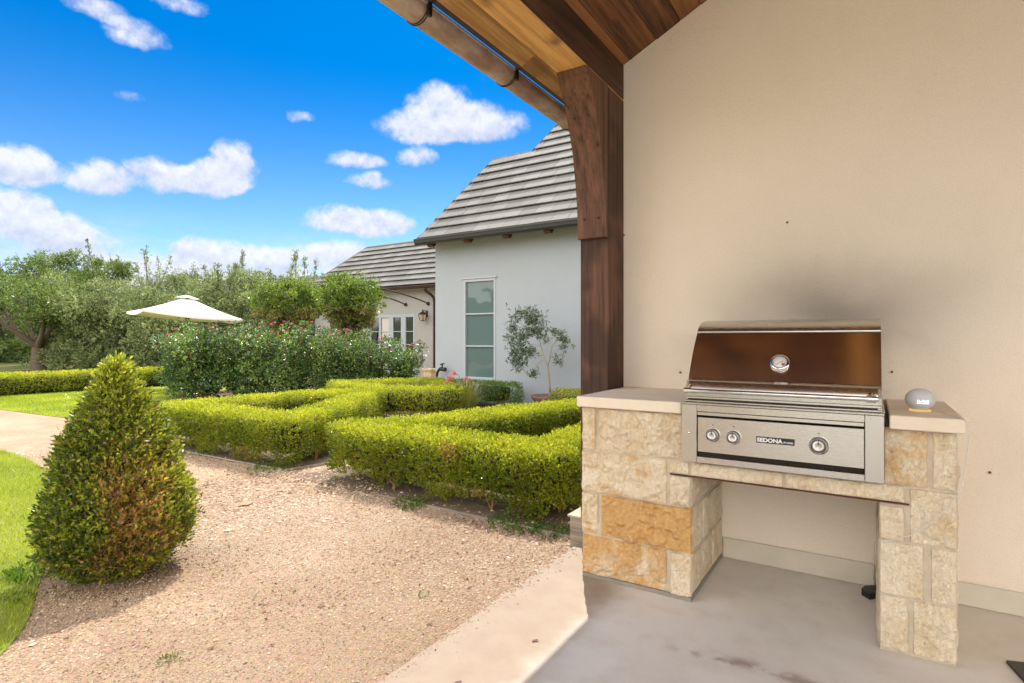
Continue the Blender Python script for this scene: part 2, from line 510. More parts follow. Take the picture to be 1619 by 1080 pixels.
M['edgewood'] = wood('weathered_edging', (.20, .16, .12), (.42, .36, .28), 'x', 1.0, .8)

# brushed steel
def brushed(name, c, rough=.28, axis='x', amt=.05):
    m, t, out = mat(name)
    co = objco(t)
    st = {'x': (3, 500, 500), 'z': (500, 500, 3)}[axis]
    n = t.noise(t.scalev(co, *st), 1.0, 3, .6)
    b = t.noise(co, 6.0, 3, .6)
    r = t.m('ADD', rough - .06, t.m('MULTIPLY', t.m('ADD', n, b), .08))
    base = t.mix(n, tuple(x * .95 for x in c), c)
    principled(t, out, base, r, 1.0, t.bump(n, amt, .0006))
    return m
M['steel'] = brushed('brushed_steel', (.56, .53, .495), .25)
M['knobsteel'] = brushed('spun_knob_steel', (.50, .48, .46), .34, 'x', .3)
M['steelz'] = brushed('brushed_steel_upright', (.54, .51, .475), .30, 'z')
M['hood'] = brushed('polished_hood_steel', (.62, .54, .52), .135, 'x', .08)
M['slot'] = simple('grill_shadow_gap', (.02, .018, .016), .6, .5)

# concrete
def concrete():
    m, t, out = mat('patio_concrete')
    co = objco(t)
    a = t.noise(co, 1.1, 5, .62, .6); b = t.noise(co, 7, 5, .65); c = t.noise(co, 160, 2, .6)
    base = t.mix(t.smooth(a, .3, .7), (.62, .565, .505), (.72, .675, .62))
    sw = t.noise(t.scalev(co, 1.5, 4.5, 1, (0, 0, .9)), 1.6, 6, .7, 1.2)
    base = t.mix(t.m('MULTIPLY', t.smooth(sw, .48, .66), .12), base, (.80, .78, .75))
    base = t.mix(t.m('MULTIPLY', t.smooth(sw, .44, .30), .08), base, (.46, .39, .32))
    base = t.mix(t.m('MULTIPLY', t.smooth(b, .45, .75), .22), base, (.44, .34, .24))
    spl = t.smooth(t.noise(t.scalev(co, 3, 12, 3, (0, 0, .55)), .9, 5, .7), .60, .70)
    base = t.mix(t.m('MULTIPLY', spl, .30), base, (.60, .56, .51))
    s = t.node('ShaderNodeSeparateXYZ'); t.link(co, s.inputs[0])
    # darker tan painted along the outer edge, toning down its sun patch
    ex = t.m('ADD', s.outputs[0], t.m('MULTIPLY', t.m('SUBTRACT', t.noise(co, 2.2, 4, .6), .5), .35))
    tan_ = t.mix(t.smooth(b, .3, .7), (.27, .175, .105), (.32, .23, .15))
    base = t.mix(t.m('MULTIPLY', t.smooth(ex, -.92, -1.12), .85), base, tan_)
    # a line of grease drips across the slab in front of the grill
    yy = t.m('ADD', t.m('SUBTRACT', s.outputs[1], 2.20), t.m('MULTIPLY', t.m('SUBTRACT', t.noise(co, 4, 2, .5), .5), .22))
    line = t.m('EXPONENT', t.m('MULTIPLY', t.m('MULTIPLY', yy, yy), -900.0))
    xr = t.m('MULTIPLY', t.smooth(s.outputs[0], -.75, -.5), t.smooth(s.outputs[0], .12, -.1))
    gm = t.m('MULTIPLY', t.m('MULTIPLY', line, xr), t.smooth(t.noise(co, 11, 3, .6), .40, .60))
    base = t.mix(t.m('MULTIPLY', gm, .7), base, (.24, .15, .13))
    nn = t.bump(c, .25, .002); nn = t.bump(b, .3, .006, nn)
    principled(t, out, base, .62, 0, nn, .35)
    return m
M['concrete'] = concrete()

def stone():
    m, t, out = mat('chopped_limestone')
    co = objco(t)
    tn = attr(t, 'tint').outputs['Fac']       # 0 cream .. 1 strong ochre stone
    a = t.noise(co, 7, 5, .65, .5); b = t.noise(co, 38, 5, .7); c = t.noise(co, 120, 3, .7)
    base = t.mix(t.smooth(a, .35, .7), (.88, .755, .575), (.76, .585, .37))
    och = t.mix(b, (.60, .30, .08), (.78, .50, .22))
    k = t.smooth(t.m('ADD', t.m('MULTIPLY', tn, 1.0), t.m('MULTIPLY', t.m('SUBTRACT', a, .5), 1.4)), .35, .85)
    base = t.mix(k, base, och)
    d_ = t.noise(t.scalev(co, 1, 1, .6), 62, 4, .75, .7)
    base = t.mix(t.m('MULTIPLY', t.smooth(c, .5, .8), .35), base, (.88, .83, .72))
    base = t.mix(t.m('MULTIPLY', t.smooth(b, .56, .74), .40), base, (.42, .28, .15))
    base = t.mix(t.m('MULTIPLY', t.smooth(d_, .54, .70), .40), base, (.48, .34, .21))
    base = t.mix(t.m('MULTIPLY', t.smooth(d_, .44, .30), .45), base, (.90, .84, .72))
    nn = t.bump(b, 1.0, .014); nn = t.bump(d_, 1.0, .012, nn); nn = t.bump(c, .7, .005, nn)
    principled(t, out, base, .9, 0, nn, .2)
    return m
M['stone'] = stone()
M['mortar'] = simple('mortar', (.54, .46, .35), .95, nscale=30, namp=.12, bump=.7, bscale=200)
M['mortargrey'] = simple('grey_mortar_bed', (.27, .24, .20), .95, nscale=30, namp=.15, bump=.7, bscale=200)
M['cap'] = simple('limestone_cap', (.74, .63, .50), .75, nscale=9, namp=.07, bump=.25, bscale=90)
M['capgrey'] = simple('smooth_baseboard_paint', (.62, .56, .46), .8, nscale=6, namp=.08, bump=.2, bscale=80)

def gravel():
    m, t, out = mat('decomposed_granite')
    co = objco(t)
    big = t.noise(co, .8, 4, .6); mid = t.noise(co, 5, 4, .6)
    v = t.voro(co, 130.0); v2 = t.voro(co, 55.0)
    base = t.mix(t.smooth(big, .35, .7), (.37, .265, .18), (.48, .36, .26))
    base = t.mix(t.m('MULTIPLY', mid, .35), base, (.38, .24, .14))
    dust = t.noise(t.scalev(co, 1, 1.6, 1), 1.6, 5, .65, .7)
    base = t.mix(t.m('MULTIPLY', t.smooth(dust, .48, .70), .45), base, (.52, .40, .28))
    base = t.mix(.45, base, t.mix(1.0, base, t.mix(.75, v.outputs['Color'], (.5, .5, .5)), 'OVERLAY'))
    base = t.mix(.35, base, t.mix(1.0, base, t.mix(.8, v2.outputs['Color'], (.5, .5, .5)), 'OVERLAY'))
    h = t.m('ADD', t.m('MULTIPLY', v.outputs['Distance'], -1.0), t.m('MULTIPLY', v2.outputs['Distance'], -.8))
    nn = t.bump(h, .8, .008); nn = t.bump(mid, .35, .03, nn)
    principled(t, out, base, .95, 0, nn, .15)
    return m
M['gravel'] = gravel()
def pebble():
    m, t, out = mat('granite_chip')
    c = t.ramp(attr(t, 'tint').outputs['Fac'], [(0, (.16, .10, .065)), (.25, (.40, .265, .18)), (.6, (.53, .39, .27)), (.85, (.65, .51, .385)), (1, (.80, .70, .58))])
    principled(t, out, c, .85, 0, None, .25)
    return m
M['pebble'] = pebble()
def lawnmat(name, c1, c2, c3):
    m, t, out = mat(name)
    co = objco(t)
    a = t.noise(co, .7, 4, .6); b = t.noise(co, 25, 4, .7); c = t.noise(co, 110, 3, .7)
    base = t.mix(t.smooth(a, .3, .7), c1, c2)
    base = t.mix(t.m('MULTIPLY', b, .5), base, c3)
    nn = t.bump(c, 1.0, .02); nn = t.bump(b, .5, .02, nn)
    principled(t, out, base, .95, 0, nn, .1)
    return m
M['lawn'] = lawnmat('lawn_turf', (.26, .30, .05), (.34, .37, .07), (.38, .36, .12))
M['meadow'] = lawnmat('rough_ground', (.13, .14, .05), (.20, .18, .08), (.10, .13, .04))
M['mulch'] = simple('bed_soil', (.16, .11, .075), .95, nscale=14, namp=.35, bump=1.0, bscale=90)
M['hillmat'] = simple('wooded_hill', (.10, .14, .06), .95, nscale=.3, namp=.3)

def rooftile():
    m, t, out = mat('grey_concrete_tile')
    co = objco(t)
    tn = attr(t, 'tint').outputs['Fac']
    n = t.noise(co, 3, 4, .6); n2 = t.noise(co, 60, 3, .7)
    base = t.mix(tn, (.15, .146, .138), (.225, .218, .206))
    base = t.mix(t.m('MULTIPLY', n, .4), base, (.17, .163, .15))
    principled(t, out, base, .85, 0, t.bump(n2, .4, .004), .25)
    return m
M['tile'] = rooftile()
M['tileunder'] = simple('roof_underlay', (.05, .046, .042), .9)

def copper():
    m, t, out = mat('aged_copper_gutter')
    co = objco(t)
    n = t.noise(t.scalev(co, 3, 1.2, 3), 3.0, 4, .65); n2 = t.noise(co, 40, 3, .6)
    base = t.mix(t.smooth(n, .3, .7), (.36, .22, .17), (.66, .52, .43))
    base = t.mix(t.m('MULTIPLY', n2, .3), base, (.14, .09, .07))
    principled(t, out, base, t.m('ADD', .38, t.m('MULTIPLY', n, .2)), .25, t.bump(n2, .08, .003))
    return m
M['copper'] = copper()

def glass():
    m, t, out = mat('window_glass')
    principled(t, out, (.10, .15, .155), .03, 0, t.bump(t.noise(objco(t), 2.2, 1, .4), .10, .05), .6, **{'IOR': 1.45})
    return m
M['glass'] = glass()
M['darkglass'] = simple('dark_window_glass', (.03, .032, .03), .05, 0, .8)
M['curtain'] = simple('window_curtain', (.62, .56, .52), .8)

def emis(name, c, s):
    m, t, out = mat(name)
    e = t.node('ShaderNodeEmission'); e.inputs[0].default_value = (*c, 1); e.inputs[1].default_value = s
    t.link(e.outputs[0], out.inputs['Surface'])
    return m
M['led'] = emis('clock_led', (1, 1, 1), 1.6)
M['ring'] = emis('ring_light', (1.0, .60, .20), .45)
M['speaker'] = simple('white_mesh_fabric', (.62, .62, .66), .8, bump=.5, bscale=900)
M['cord'] = simple('white_cord', (.60, .58, .54), .5)
M['dial'] = simple('gauge_face', (.75, .74, .72), .4)
M['red'] = simple('gauge_red', (.65, .08, .08), .5)
M['letter'] = simple('badge_letters', (.80, .80, .80), .35, .5)

def copy_tree(o, parent=None):
    c = o.copy(); col.objects.link(c)
    if parent is not None: c.parent = parent
    for ch in list(o.children): copy_tree(ch, c)
    return c

G = -0.04      # level of the gravel
# ================================================================== SETTING
def sheet(name, pts, z, m, thick=None, kind='structure', sub=0):
    b = MB()
    if thick: b.prism(pts, 'z', z - thick, z)
    else: b.add([(x, y, z) for x, y in pts], [tuple(range(len(pts)))])
    o = b.build(name, m)
    o['kind'] = kind
    return o
sheet('ground', [(-900, -900), (900, -900), (900, 900), (-900, 900)], G - .012, M['meadow'])
sheet('gravel_path', [(-26, -7), (-1.40, -7), (-1.40, 3.14), (-1.6, 3.16), (-1.6, 9.2), (-9.5, 9.2), (-9.5, 13.9), (-13, 13.9), (-15.6, 10), (-15.6, 3), (-26, 2)], G, M['gravel'])
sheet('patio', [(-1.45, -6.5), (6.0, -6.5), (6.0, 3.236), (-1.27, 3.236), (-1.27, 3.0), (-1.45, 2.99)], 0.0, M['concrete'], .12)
def arc_pts(pts):
    """smooth a polyline (Catmull-Rom)"""
    out = []
    for i in range(len(pts) - 1):
        p0, p1, p2, p3 = pts[max(i - 1, 0)], pts[i], pts[i + 1], pts[min(i + 2, len(pts) - 1)]
        for k in range(6):
            t = k / 6
            out.append(tuple(.5 * ((2 * p1[j]) + (-p0[j] + p2[j]) * t + (2 * p0[j] - 5 * p1[j] + 4 * p2[j] - p3[j]) * t * t +
                                   (-p0[j] + 3 * p1[j] - 3 * p2[j] + p3[j]) * t ** 3) for j in (0, 1)))
    out.append(pts[-1])
    return out
edge1 = arc_pts([(-14, 1.6), (-11, 2.1), (-8.2, 2.19), (-6.9, 2.12), (-5.0, 1.75), (-3.72, 1.17), (-3.0, .86), (-2.6, .45), (-2.4, -.3), (-2.5, -1.5), (-3.2, -3)])
lawn1 = edge1 + [(-14, -3)]
sheet('lawn', lawn1, G + .006, M['lawn'])
edge2 = arc_pts([(-15.9, 3.15), (-12.95, 3.45), (-10.6, 3.66), (-9.3, 3.85), (-8.9, 4.4), (-9.2, 5.4), (-10.5, 6.2)])
sheet('lawn', edge2 + [(-13.2, 6.6), (-13.2, 12), (-15.9, 12)], G + .006, M['lawn'])
sheet('planting_bed', [(-4.45, 3.16), (-1.53, 3.14), (-1.53, 7.0), (-3.4, 7.0)], G + .005, M['mulch'])
sheet('planting_bed', [(-7.1, 3.2), (-4.62, 3.28), (-4.5, 3.75), (-6.3, 6.2), (-6.95, 6.2)], G + .005, M['mulch'])
sheet('planting_bed', [(-8.3, 6.4), (-5.2, 6.6), (-1.6, 6.9), (-1.6, 8.99), (-7.6, 8.99)], G + .009, M['mulch'])
sheet('planting_bed', [(-13.0, 5.6), (-8.2, 8.0), (-8.4, 9.9), (-13.2, 7.4)], G + .013, M['mulch'])
# far hill seen in the window glass and past the house
hb = MB(); n_h = 40; ring1 = []
hv = []; hf = []
for i in range(n_h):
    for j in range(6):
        u = i / (n_h - 1); v = j / 5
        x = -420 + 700 * u; y = -300 - 120 * v
        z = G + 64 * math.sin(math.pi * v * .5) * (0.6 + .4 * math.sin(u * 7 + 1)) * math.sin(math.pi * u) ** .5 if 0 < u < 1 else G
        hv.append((x, y, z))
for i in range(n_h - 1):
    for j in range(5):
        a = i * 6 + j
        hf.append((a, a + 6, a + 7, a + 1))
hb.add(hv, hf, smooth=True)
hb.build('hill', M['hillmat'])['kind'] = 'structure'

rng = np.random.default_rng(7)
def inpoly(px, py, poly):
    c = np.zeros(len(px), bool); n = len(poly)
    for i in range(n):
        x1, y1 = poly[i]; x2, y2 = poly[(i + 1) % n]
        if y1 == y2: continue
        k = ((y1 > py) != (y2 > py)) & (px < (x2 - x1) * (py - y1) / (y2 - y1) + x1)
        c ^= k
    return c
# grass blades
def blades(name, x0, x1, y0, y1, n, poly, hgt, wd, z, m, parent=None, keep=None):
    x = rng.uniform(x0, x1, n); y = rng.uniform(y0, y1, n)
    k = inpoly(x, y, poly) if poly else np.ones(n, bool)
    if keep is not None: k &= keep(x, y)
    x = x[k]; y = y[k]; n = len(x)
    P = np.stack([x, y, np.full(n, z)], 1)
    a = rng.uniform(0, 6.28, n); h = hgt * rng.uniform(.5, 1.3, n)
    side = np.stack([np.cos(a), np.sin(a), np.zeros(n)], 1) * (wd * .5)
    lean = np.stack([rng.normal(0, .45, n), rng.normal(0, .45, n), np.ones(n)], 1) * h[:, None]
    q = np.stack([P - side, P + side, P + lean], 1).reshape(-1, 3)
    tn = np.clip(.45 + .25 * vnoise(P, 3.0, 2.) + rng.normal(0, .2, n), 0, 1)
    o = np_mesh(name, q, 3, m, tn, parent)
    return o
tag(blades('lawn_grass', -9, -2.3, -0.5, 2.4, 150000, lawn1, .035, .005, G, M['grass'], keep=lambda x, y: (y > -.25 * x - .9)),
    kind='stuff', label='bright short grass of the curved lawn in the left foreground', cat='grass')
tag(blades('lawn_grass', -15.8, -8.8, 3.2, 7, 60000, edge2 + [(-13.2, 6.6), (-13.2, 12), (-15.9, 12)], .04, .012, G, M['grass']),
    kind='stuff', label='sunlit grass of the far lawn in front of the clipped hedge', cat='grass')

# loose granite chips
def chips(n):
    r = np.sqrt(rng.uniform(0, 1, n))
    x = rng.uniform(-8.0, -1.0, n); y = rng.uniform(.4, 3.6, n)
    dist = np.hypot(x, y)
    keep = (rng.uniform(0, 1, n) < np.clip(2.4 / dist, .15, 1) ** 2) & ~inpoly(x, y, lawn1)
    # on the path only (a few are kicked onto the slab edge)
    keep &= (x < -1.455) | ((x < -1.455 + rng.exponential(.02, n)) & (y < 2.95))
    keep &= (y < 3.5) | ((x > -4.5) & (x < -4.25))
    x, y = x[keep], y[keep]; n = len(x); dist = dist[keep]
    z = np.where(x < -1.45, G, 0.0)
    s = rng.gamma(3.0, .0007, n) + .0009
    s *= np.clip(dist / 2.6, .9, 1.8) * (1 + .35 * vnoise(np.stack([x, y, x * 0], 1), 1.3))
    s = np.where(rng.uniform(0, 1, n) < .012, s * 2.1, s)
    C = np.stack([x, y, z + s * .3], 1)
    oct_v = np.array([(1, 0, 0), (0, 1, 0), (-1, 0, 0), (0, -1, 0), (0, 0, .7), (0, 0, -.5)], float)
    a = rng.uniform(0, 6.28, n)
    V = oct_v[None] * rng.uniform(.6, 1.2, (n, 6, 1)) * s[:, None, None]
    V[:, :, 0] *= rng.uniform(.8, 1.5, (n, 1))
    ca, sa = np.cos(a)[:, None], np.sin(a)[:, None]
    X = V[:, :, 0] * ca - V[:, :, 1] * sa; Y = V[:, :, 0] * sa + V[:, :, 1] * ca
    V = np.stack([X, Y, V[:, :, 2]], 2) + C[:, None]
    F = np.array([(0, 1, 4), (1, 2, 4), (2, 3, 4), (3, 0, 4)])
    q = V[:, F].reshape(-1, 3)
    tn = np.repeat(np.clip(rng.beta(2, 2, n) + .16 * vnoise(C, 1.6) + .08 * vnoise(C, 5.0), 0, 1), 4)
    return np_mesh('gravel_chips', q, 3, M['pebble'], tn)
tag(chips(520000), kind='stuff', label='loose pinkish granite chips strewn over the garden path', cat='gravel')

# ================================================================== COVERED PORCH
porch = empty('covered_porch', (-1.27, 3.24, 0), 'cream stucco porch with stained timber ceiling, dark post and half round gutter, sheltering the grill', 'porch')
WX, WY = -1.277, 3.24
RS = .477                        # ceiling slope
def rz(x): return 2.87 + RS * (x + 1.263)
RX = 2.2                         # ridge
def rzz(x): return rz(x) if x <= RX else rz(RX) - RS * (x - RX)
b = MB()
b.prism([(WX, -.1), (6.0, -.1), (6.0, rzz(6.0) + .02), (RX, rz(RX) + .02), (WX, rz(WX) + .02)], 'y', WY, WY + .25)
b.build('gable_wall', M['stucco'], porch)
b = MB(); b.box(WX, WX + .25, WY + .25, 9.0, -.1, 2.85)
b.build('side_wall', M['stucco'], porch)
b = MB(); b.bbox(-.685, .02, WY - .016, WY - .001, .001, .112, .004)
b.bbox(.275, 6.0, WY - .016, WY - .001, .001, .104, .004)
b.build('baseboard', M['capgrey'], porch)
# little nails / wasp-nest specks in the wall
for x, z in [(-.92, 1.011), (.448, .61), (-.364, 1.812), (.088, 1.045), (-1.262, 1.836)]:
    b = MB(); b.tube([(x, WY + .002, z), (x, WY - .008, z)], .0055, 6)
    b.build('nail', M['rust'], porch)
# ceiling planks along Y
random.seed(5)
b = MB()
x = -1.62; 
edges = []
while x < 6.2:
    wdt = random.choice([.115, .14, .14, .165])
    edges.append((x, min(x + wdt, 6.2))); x += wdt
bs = MB(); bmain = b
for x0, x1 in edges:
    b = bs if x0 < -1.45 else bmain
    if x0 < RX < x1: x1 = RX
    if x1 > RX and x0 < RX: continue
    y = -1.2 + random.uniform(-.6, 0)
    yend = WY if x1 > WX else 8.8
    while y < yend:
        ln = random.uniform(1.1, 2.6); y1 = min(y + ln, yend)
        y0 = max(y, -1.2)
        if y1 > y0:
            za, zb = rzz(x0), rzz(x1)
            g = .0018; o = random.uniform(0, .004)
            b.add([(x0 + g, y0 + .001, za + o), (x1 - g, y0 + .001, zb + o), (x1 - g, y1 - .001, zb + o), (x0 + g, y1 - .001, za + o),
                   (x0 + g, y0 + .001, za + .02), (x1 - g, y0 + .001, zb + .02), (x1 - g, y1 - .001, zb + .02), (x0 + g, y1 - .001, za + .02)],
                  [(0, 1, 2, 3), (4, 5, 6, 7), (0, 1, 5, 4), (1, 2, 6, 5), (2, 3, 7, 6), (3, 0, 4, 7)], random.random())
        y += ln
bmain.build('ceiling', M['plank'], porch)
bs.build('soffit', M['soffit'], porch)
# added out-of-view bar, mirrored in the hood panel as a warm streak
b = MB(); b.bbox(-.115, -.02, -1.2, WY - .002, rz(-.1) - .13, rz(-.22) - .002, .005, .8); b.build('streak_reflector', M['streak_reflector'], porch)
# roof deck above
b = MB()
b.prism([(-1.623, rz(-1.623) + .022), (RX, rz(RX) + .022), (6.3, rzz(6.3) + .022), (6.3, rzz(6.3) + .12), (RX, rz(RX) + .14), (-1.60, 2.83), (-1.745, 2.805), (-1.745, 2.790), (-1.623, 2.790)], 'y', -1.25, WY + .25)
b.prism([(-1.623, rz(-1.623) + .022), (WX + .25, rz(WX + .25) + .022), (WX + .25, rz(WX + .25) + .12), (-1.60, 2.83), (-1.745, 2.805), (-1.745, 2.790), (-1.623, 2.790)], 'y', WY + .25, 8.9)
b.build('roof', M['tileunder'], porch)
# eave beam, added thin underside coloured paler as bounce light, post and curved brace
BX0, BX1 = -1.44, -1.263
b = MB(); b.bbox(BX0, BX1, -1.2, WY - .002, 2.660, 2.868, .004, .3); b.build('eave_beam', M['beam'], porch)
b = MB(); b.bbox(BX0 + .003, BX1 - .003, -1.2, WY - .004, 2.6545, 2.6595, .001, .75); b.build('bounce_lit_underside', M['beamunder'], porch)
b = MB(); b.bbox(BX0, BX1, 3.0, WY - .002, .14, 2.653, .005, .45); b.build('post', M['post'], porch)
b = MB()
front = [(2.965, 1.785), (2.958, 1.95), (2.935, 2.10), (2.90, 2.26), (2.855, 2.38), (2.80, 2.50), (2.74, 2.60), (2.70, 2.653)]
back = [(2.995, 2.653), (2.998, 2.45), (2.998, 2.2), (2.998, 1.785)]
b.prism(front + back, 'x', BX0 + .0, BX1 + .0, .55)
b.build('curved_brace', M['post'], porch, bevel=.004)
for x in (BX0 + .045, BX1 - .045):
    for yy, z in ((2.828, 2.44), (2.9575, 1.90)):
        b = MB(); b.tube([(x, yy + .02, z), (x, yy - .006, z - .004)], .006, 8)
        b.build('bolt', M['darkmetal'], porch)
b = MB(); b.bbox(-1.52, -1.255, 3.0 + .02, WY - .003, G - .03, .14, .006, .4); b.build('post_base', M['edgewood'], porch)
b = MB(); b.box(-1.53, -1.25, 3.0 + .01, WY - .003, .1405, .150); b.build('post_flashing', M['mortar'], porch)
# gutter
GX, GZ, GR = -1.77, 2.735, .068
pr = []
for k in range(17):
    a = math.pi + math.pi * k / 16
    pr.append((GX + GR * math.cos(a), GZ + GR * math.sin(a)))
inner = [(GX + (x - GX) * .95, GZ + (z - GZ) * .95) for x, z in pr][::-1]
lip = []
b = MB()
ring_ = pr + inner
for y0, y1 in ((-1.3, -.6), (-.6, 2.42), (2.42, 5.4), (5.4, 8.9)):
    b.prism(ring_, 'y', y0 + .001, y1, .5, True)
for s_ in (-1, 1):
    b.tube([(GX + s_ * GR, -1.3, GZ), (GX + s_ * GR, 8.9, GZ)], .007, 8)
gut = b.build('gutter', M['copper'], porch)
for yb in (-1.1, -.4, .4, 1.15, 1.952, 2.703, 3.5, 4.3):
    b = MB(); pts = []
    for k in range(13):
        a = math.pi * 1.0 + math.pi * k / 12
        pts.append((GX + (GR + .004) * math.cos(a), yb, GZ + (GR + .004) * math.sin(a)))
    for p, q in zip(pts[:-1], pts[1:]):
        b.tube([(p[0], yb - .007, p[2]), (q[0], yb - .007, q[2])], .0026, 5)
        b.tube([(p[0], yb + .007, p[2]), (q[0], yb + .007, q[2])], .0026, 5)
    b.box(GX + GR - .002, GX + GR + .012, yb - .012, yb + .012, GZ - .055, GZ + .012)
    b.box(GX + GR + .004, -1.62, yb - .010, yb + .010, GZ + .002, GZ + .008)
    b.build('gutter_bracket', M['darkmetal'], gut)
# right-hand side posts of the porch (outside the frame, they carry the roof)
for (px, py) in ((5.8, -1.05), (-1.35, -1.05)):
    b = MB(); b.bbox(px - .09, px + .09, py - .09, py + .09, .001, rzz(px) - .02 if px > 0 else 2.653, .005, .45)
    b.build('post', M['post'], porch)

# ================================================================== STONE COUNTER
counter = empty('stone_counter', (-.48, 2.6, 0), 'chopped cream limestone counter on two piers carrying the steel grill', 'stone counter')
FY = 2.598
def fract(x, z, s):
    p = Vector((x * 9 + s * 3.1, z * 9 + s, s * 7.7))
    v = mnoise.fractal(p, 0.9, 2.1, 5)
    r = mnoise.ridged_multi_fractal(Vector((x * 16 + s, z * 11 - s, s)), .9, 2.2, 4, 1.0, 2.0)
    lo = mnoise.noise(Vector((x * 13 + s * 2, z * 15 - s, s * 1.3)))
    ch = abs(mnoise.noise(Vector((x * 24 - z * 9 + s, z * 26 + s * 2, s))))
    return v * .8 + (r - 1.0) * .5 + lo * .9 - ch * 1.1
def stone_face(b, u0, u1, z0, z1, place, tint, seed, depth=.026, step=.0058):
    """rock-faced block; place(u, z, d) -> xyz, d is the proudness from the face plane"""
    u0 -= .0035; u1 += .0035; z0 -= .0035; z1 += .0035
    nu = max(4, int((u1 - u0) / step)); nz = max(4, int((z1 - z0) / step))
    vs = []; fs = []
    for i in range(nu + 1):
        for j in range(nz + 1):
            fu, fz = i / nu, j / nz
            u = u0 + (u1 - u0) * fu; z = z0 + (z1 - z0) * fz
            e = min(min(fu, 1 - fu) * (u1 - u0), min(fz, 1 - fz) * (z1 - z0))
            rim = 1 - math.exp(-e / .007)
            d = rim * (depth * .55 + depth * .75 * fract(u, z, seed)) + (-.012 if e < 1e-6 else 0)
            wob = .0025 * mnoise.noise(Vector((u * 30, z * 30, seed)))
            vs.append(place(u + (wob if e < .004 else 0), z + (wob if e < .004 else 0), max(d, -.001 if e > .006 else -.012)))
    # chopped faces stay faceted
    for i in range(nu):
        for j in range(nz):
            a = i * (nz + 1) + j
            fs.append((a, a + nz + 1, a + nz + 2)); fs.append((a, a + nz + 2, a + 1))
    b.add(vs, fs, tint, False)
fplace = lambda u, z, d: (u, FY - d, z)
b = MB()
L = [(-1.236, -1.162, .645, .858, .35), (-1.146, -.40, .645, .858, .22), (-.39, .035, .645, .858, .2),
     (-1.236, -.803, .432, .635, .42), (-.787, -.692, .432, .570, .1), (-.787, -.700, .582, .635, .15),
     (-1.236, -1.150, .221, .424, .40), (-1.132, -.690, .221, .424, 1.05),
     (-1.236, -.805, .022, .212, .72), (-.782, -.690, .022, .212, .12)]
for i, (u0, u1, z0, z1, tn) in enumerate(L):
    stone_face(b, u0, u1, z0, z1, fplace, tn, i * 1.37 + .5)
b.build('left_stonework', M['stone'], counter)
b = MB()
for i, (u0, u1, z0, z1, tn) in enumerate([(-.690, -.31, .578, .640, .15), (-.30, .110, .578, .640, .1)]):
    stone_face(b, u0, u1, z0, z1, fplace, tn, i * 1.7 + 20, .012, .006)
b.build('lintel', M['stone'], counter)
b = MB()
Rr = [(.045, .180, .645, .858, .58), (.197, .266, .645, .858, .12), (.128, .268, .432, .635, .22), (.032, .109, .432, .560, .0),
      (.032, .168, .222, .424, .12), (.192, .267, .222, .424, .05), (.032, .122, .010, .214, .05), (.138, .266, .010, .214, .08)]
for i, (u0, u1, z0, z1, tn) in enumerate(Rr):
    stone_face(b, u0, u1, z0, z1, fplace, tn, i * 2.1 + 40, .014)
b.build('right_stonework', M['stone'], counter)
b = MB()
splace = lambda u, z, d: (-.690 + d, u, z)
for i, (u0, u1, z0, z1, tn) in enumerate([(2.604, 3.225, .432, .570, .12), (2.604, 2.80, .221, .424, .1), (2.815, 3.225, .221, .424, .1),
                                          (2.604, 3.0, .022, .212, .1), (3.015, 3.225, .022, .212, .12)]):
    stone_face(b, u0, u1, z0, z1, splace, tn, i * 1.9 + 60, .008, .012)
b.build('side_stonework', M['stone'], counter)
b = MB()
rplace = lambda u, z, d: (.268 + d, u, z)
lplace = lambda u, z, d: (.030 - d, u, z)
for i, (z0, z1) in enumerate(((.645, .858), (.432, .635), (.222, .424), (.010, .214))):
    stone_face(b, 2.604, 2.9, z0, z1, rplace, .1, i + 70, .010, .014); stone_face(b, 2.915, 3.225, z0, z1, rplace, .15, i + 75, .010, .014)
    if z1 < .6: stone_face(b, 2.604, 3.225, z0, z1, lplace, .1, i + 80, .008, .014)
b.build('side_stonework', M['stone'], counter)
b = MB()
oplace = lambda u, z, d: (-1.236 - d, u, z)
for i, (z0, z1) in enumerate(((.645, .858), (.432, .635), (.222, .424), (.022, .212))):
    stone_face(b, 2.604, 2.985, z0, z1, oplace, .2, i + 90, .008, .014)
b.build('side_stonework', M['stone'], counter)
b = MB()
b.box(-1.233, -.693, FY + .004, 3.236, .001, .575)
b.box(.033, .265, FY + .004, 3.236, .001, .575)
b.box(-1.233, -.712, FY + .004, 3.236, .577, .861)
b.box(.042, .265, FY + .004, 3.236, .577, .861)
b.box(-.710, .040, FY + .004, FY + .05, .577, .650)
b.build('mortar_joints', M['mortar'], counter)
b = MB()
b.box(-1.232, -.688, FY - .006, 3.23, .001, .020)
b.build('mortar_bed', M['mortargrey'], counter)
b = MB(); b.bbox(-1.247, -.722, 2.553, 3.238, .863, .915, .004)
b.build('countertop', M['cap'], counter)
b = MB(); b.bbox(.062, .290, 2.545, 3.238, .863, .915, .004)
b.build('countertop', M['cap'], counter)
b = MB(); b.box(-.786, .125, FY - .012, FY + .10, .5730, .5755)
b.build('steel_lintel', M['rust'], counter)

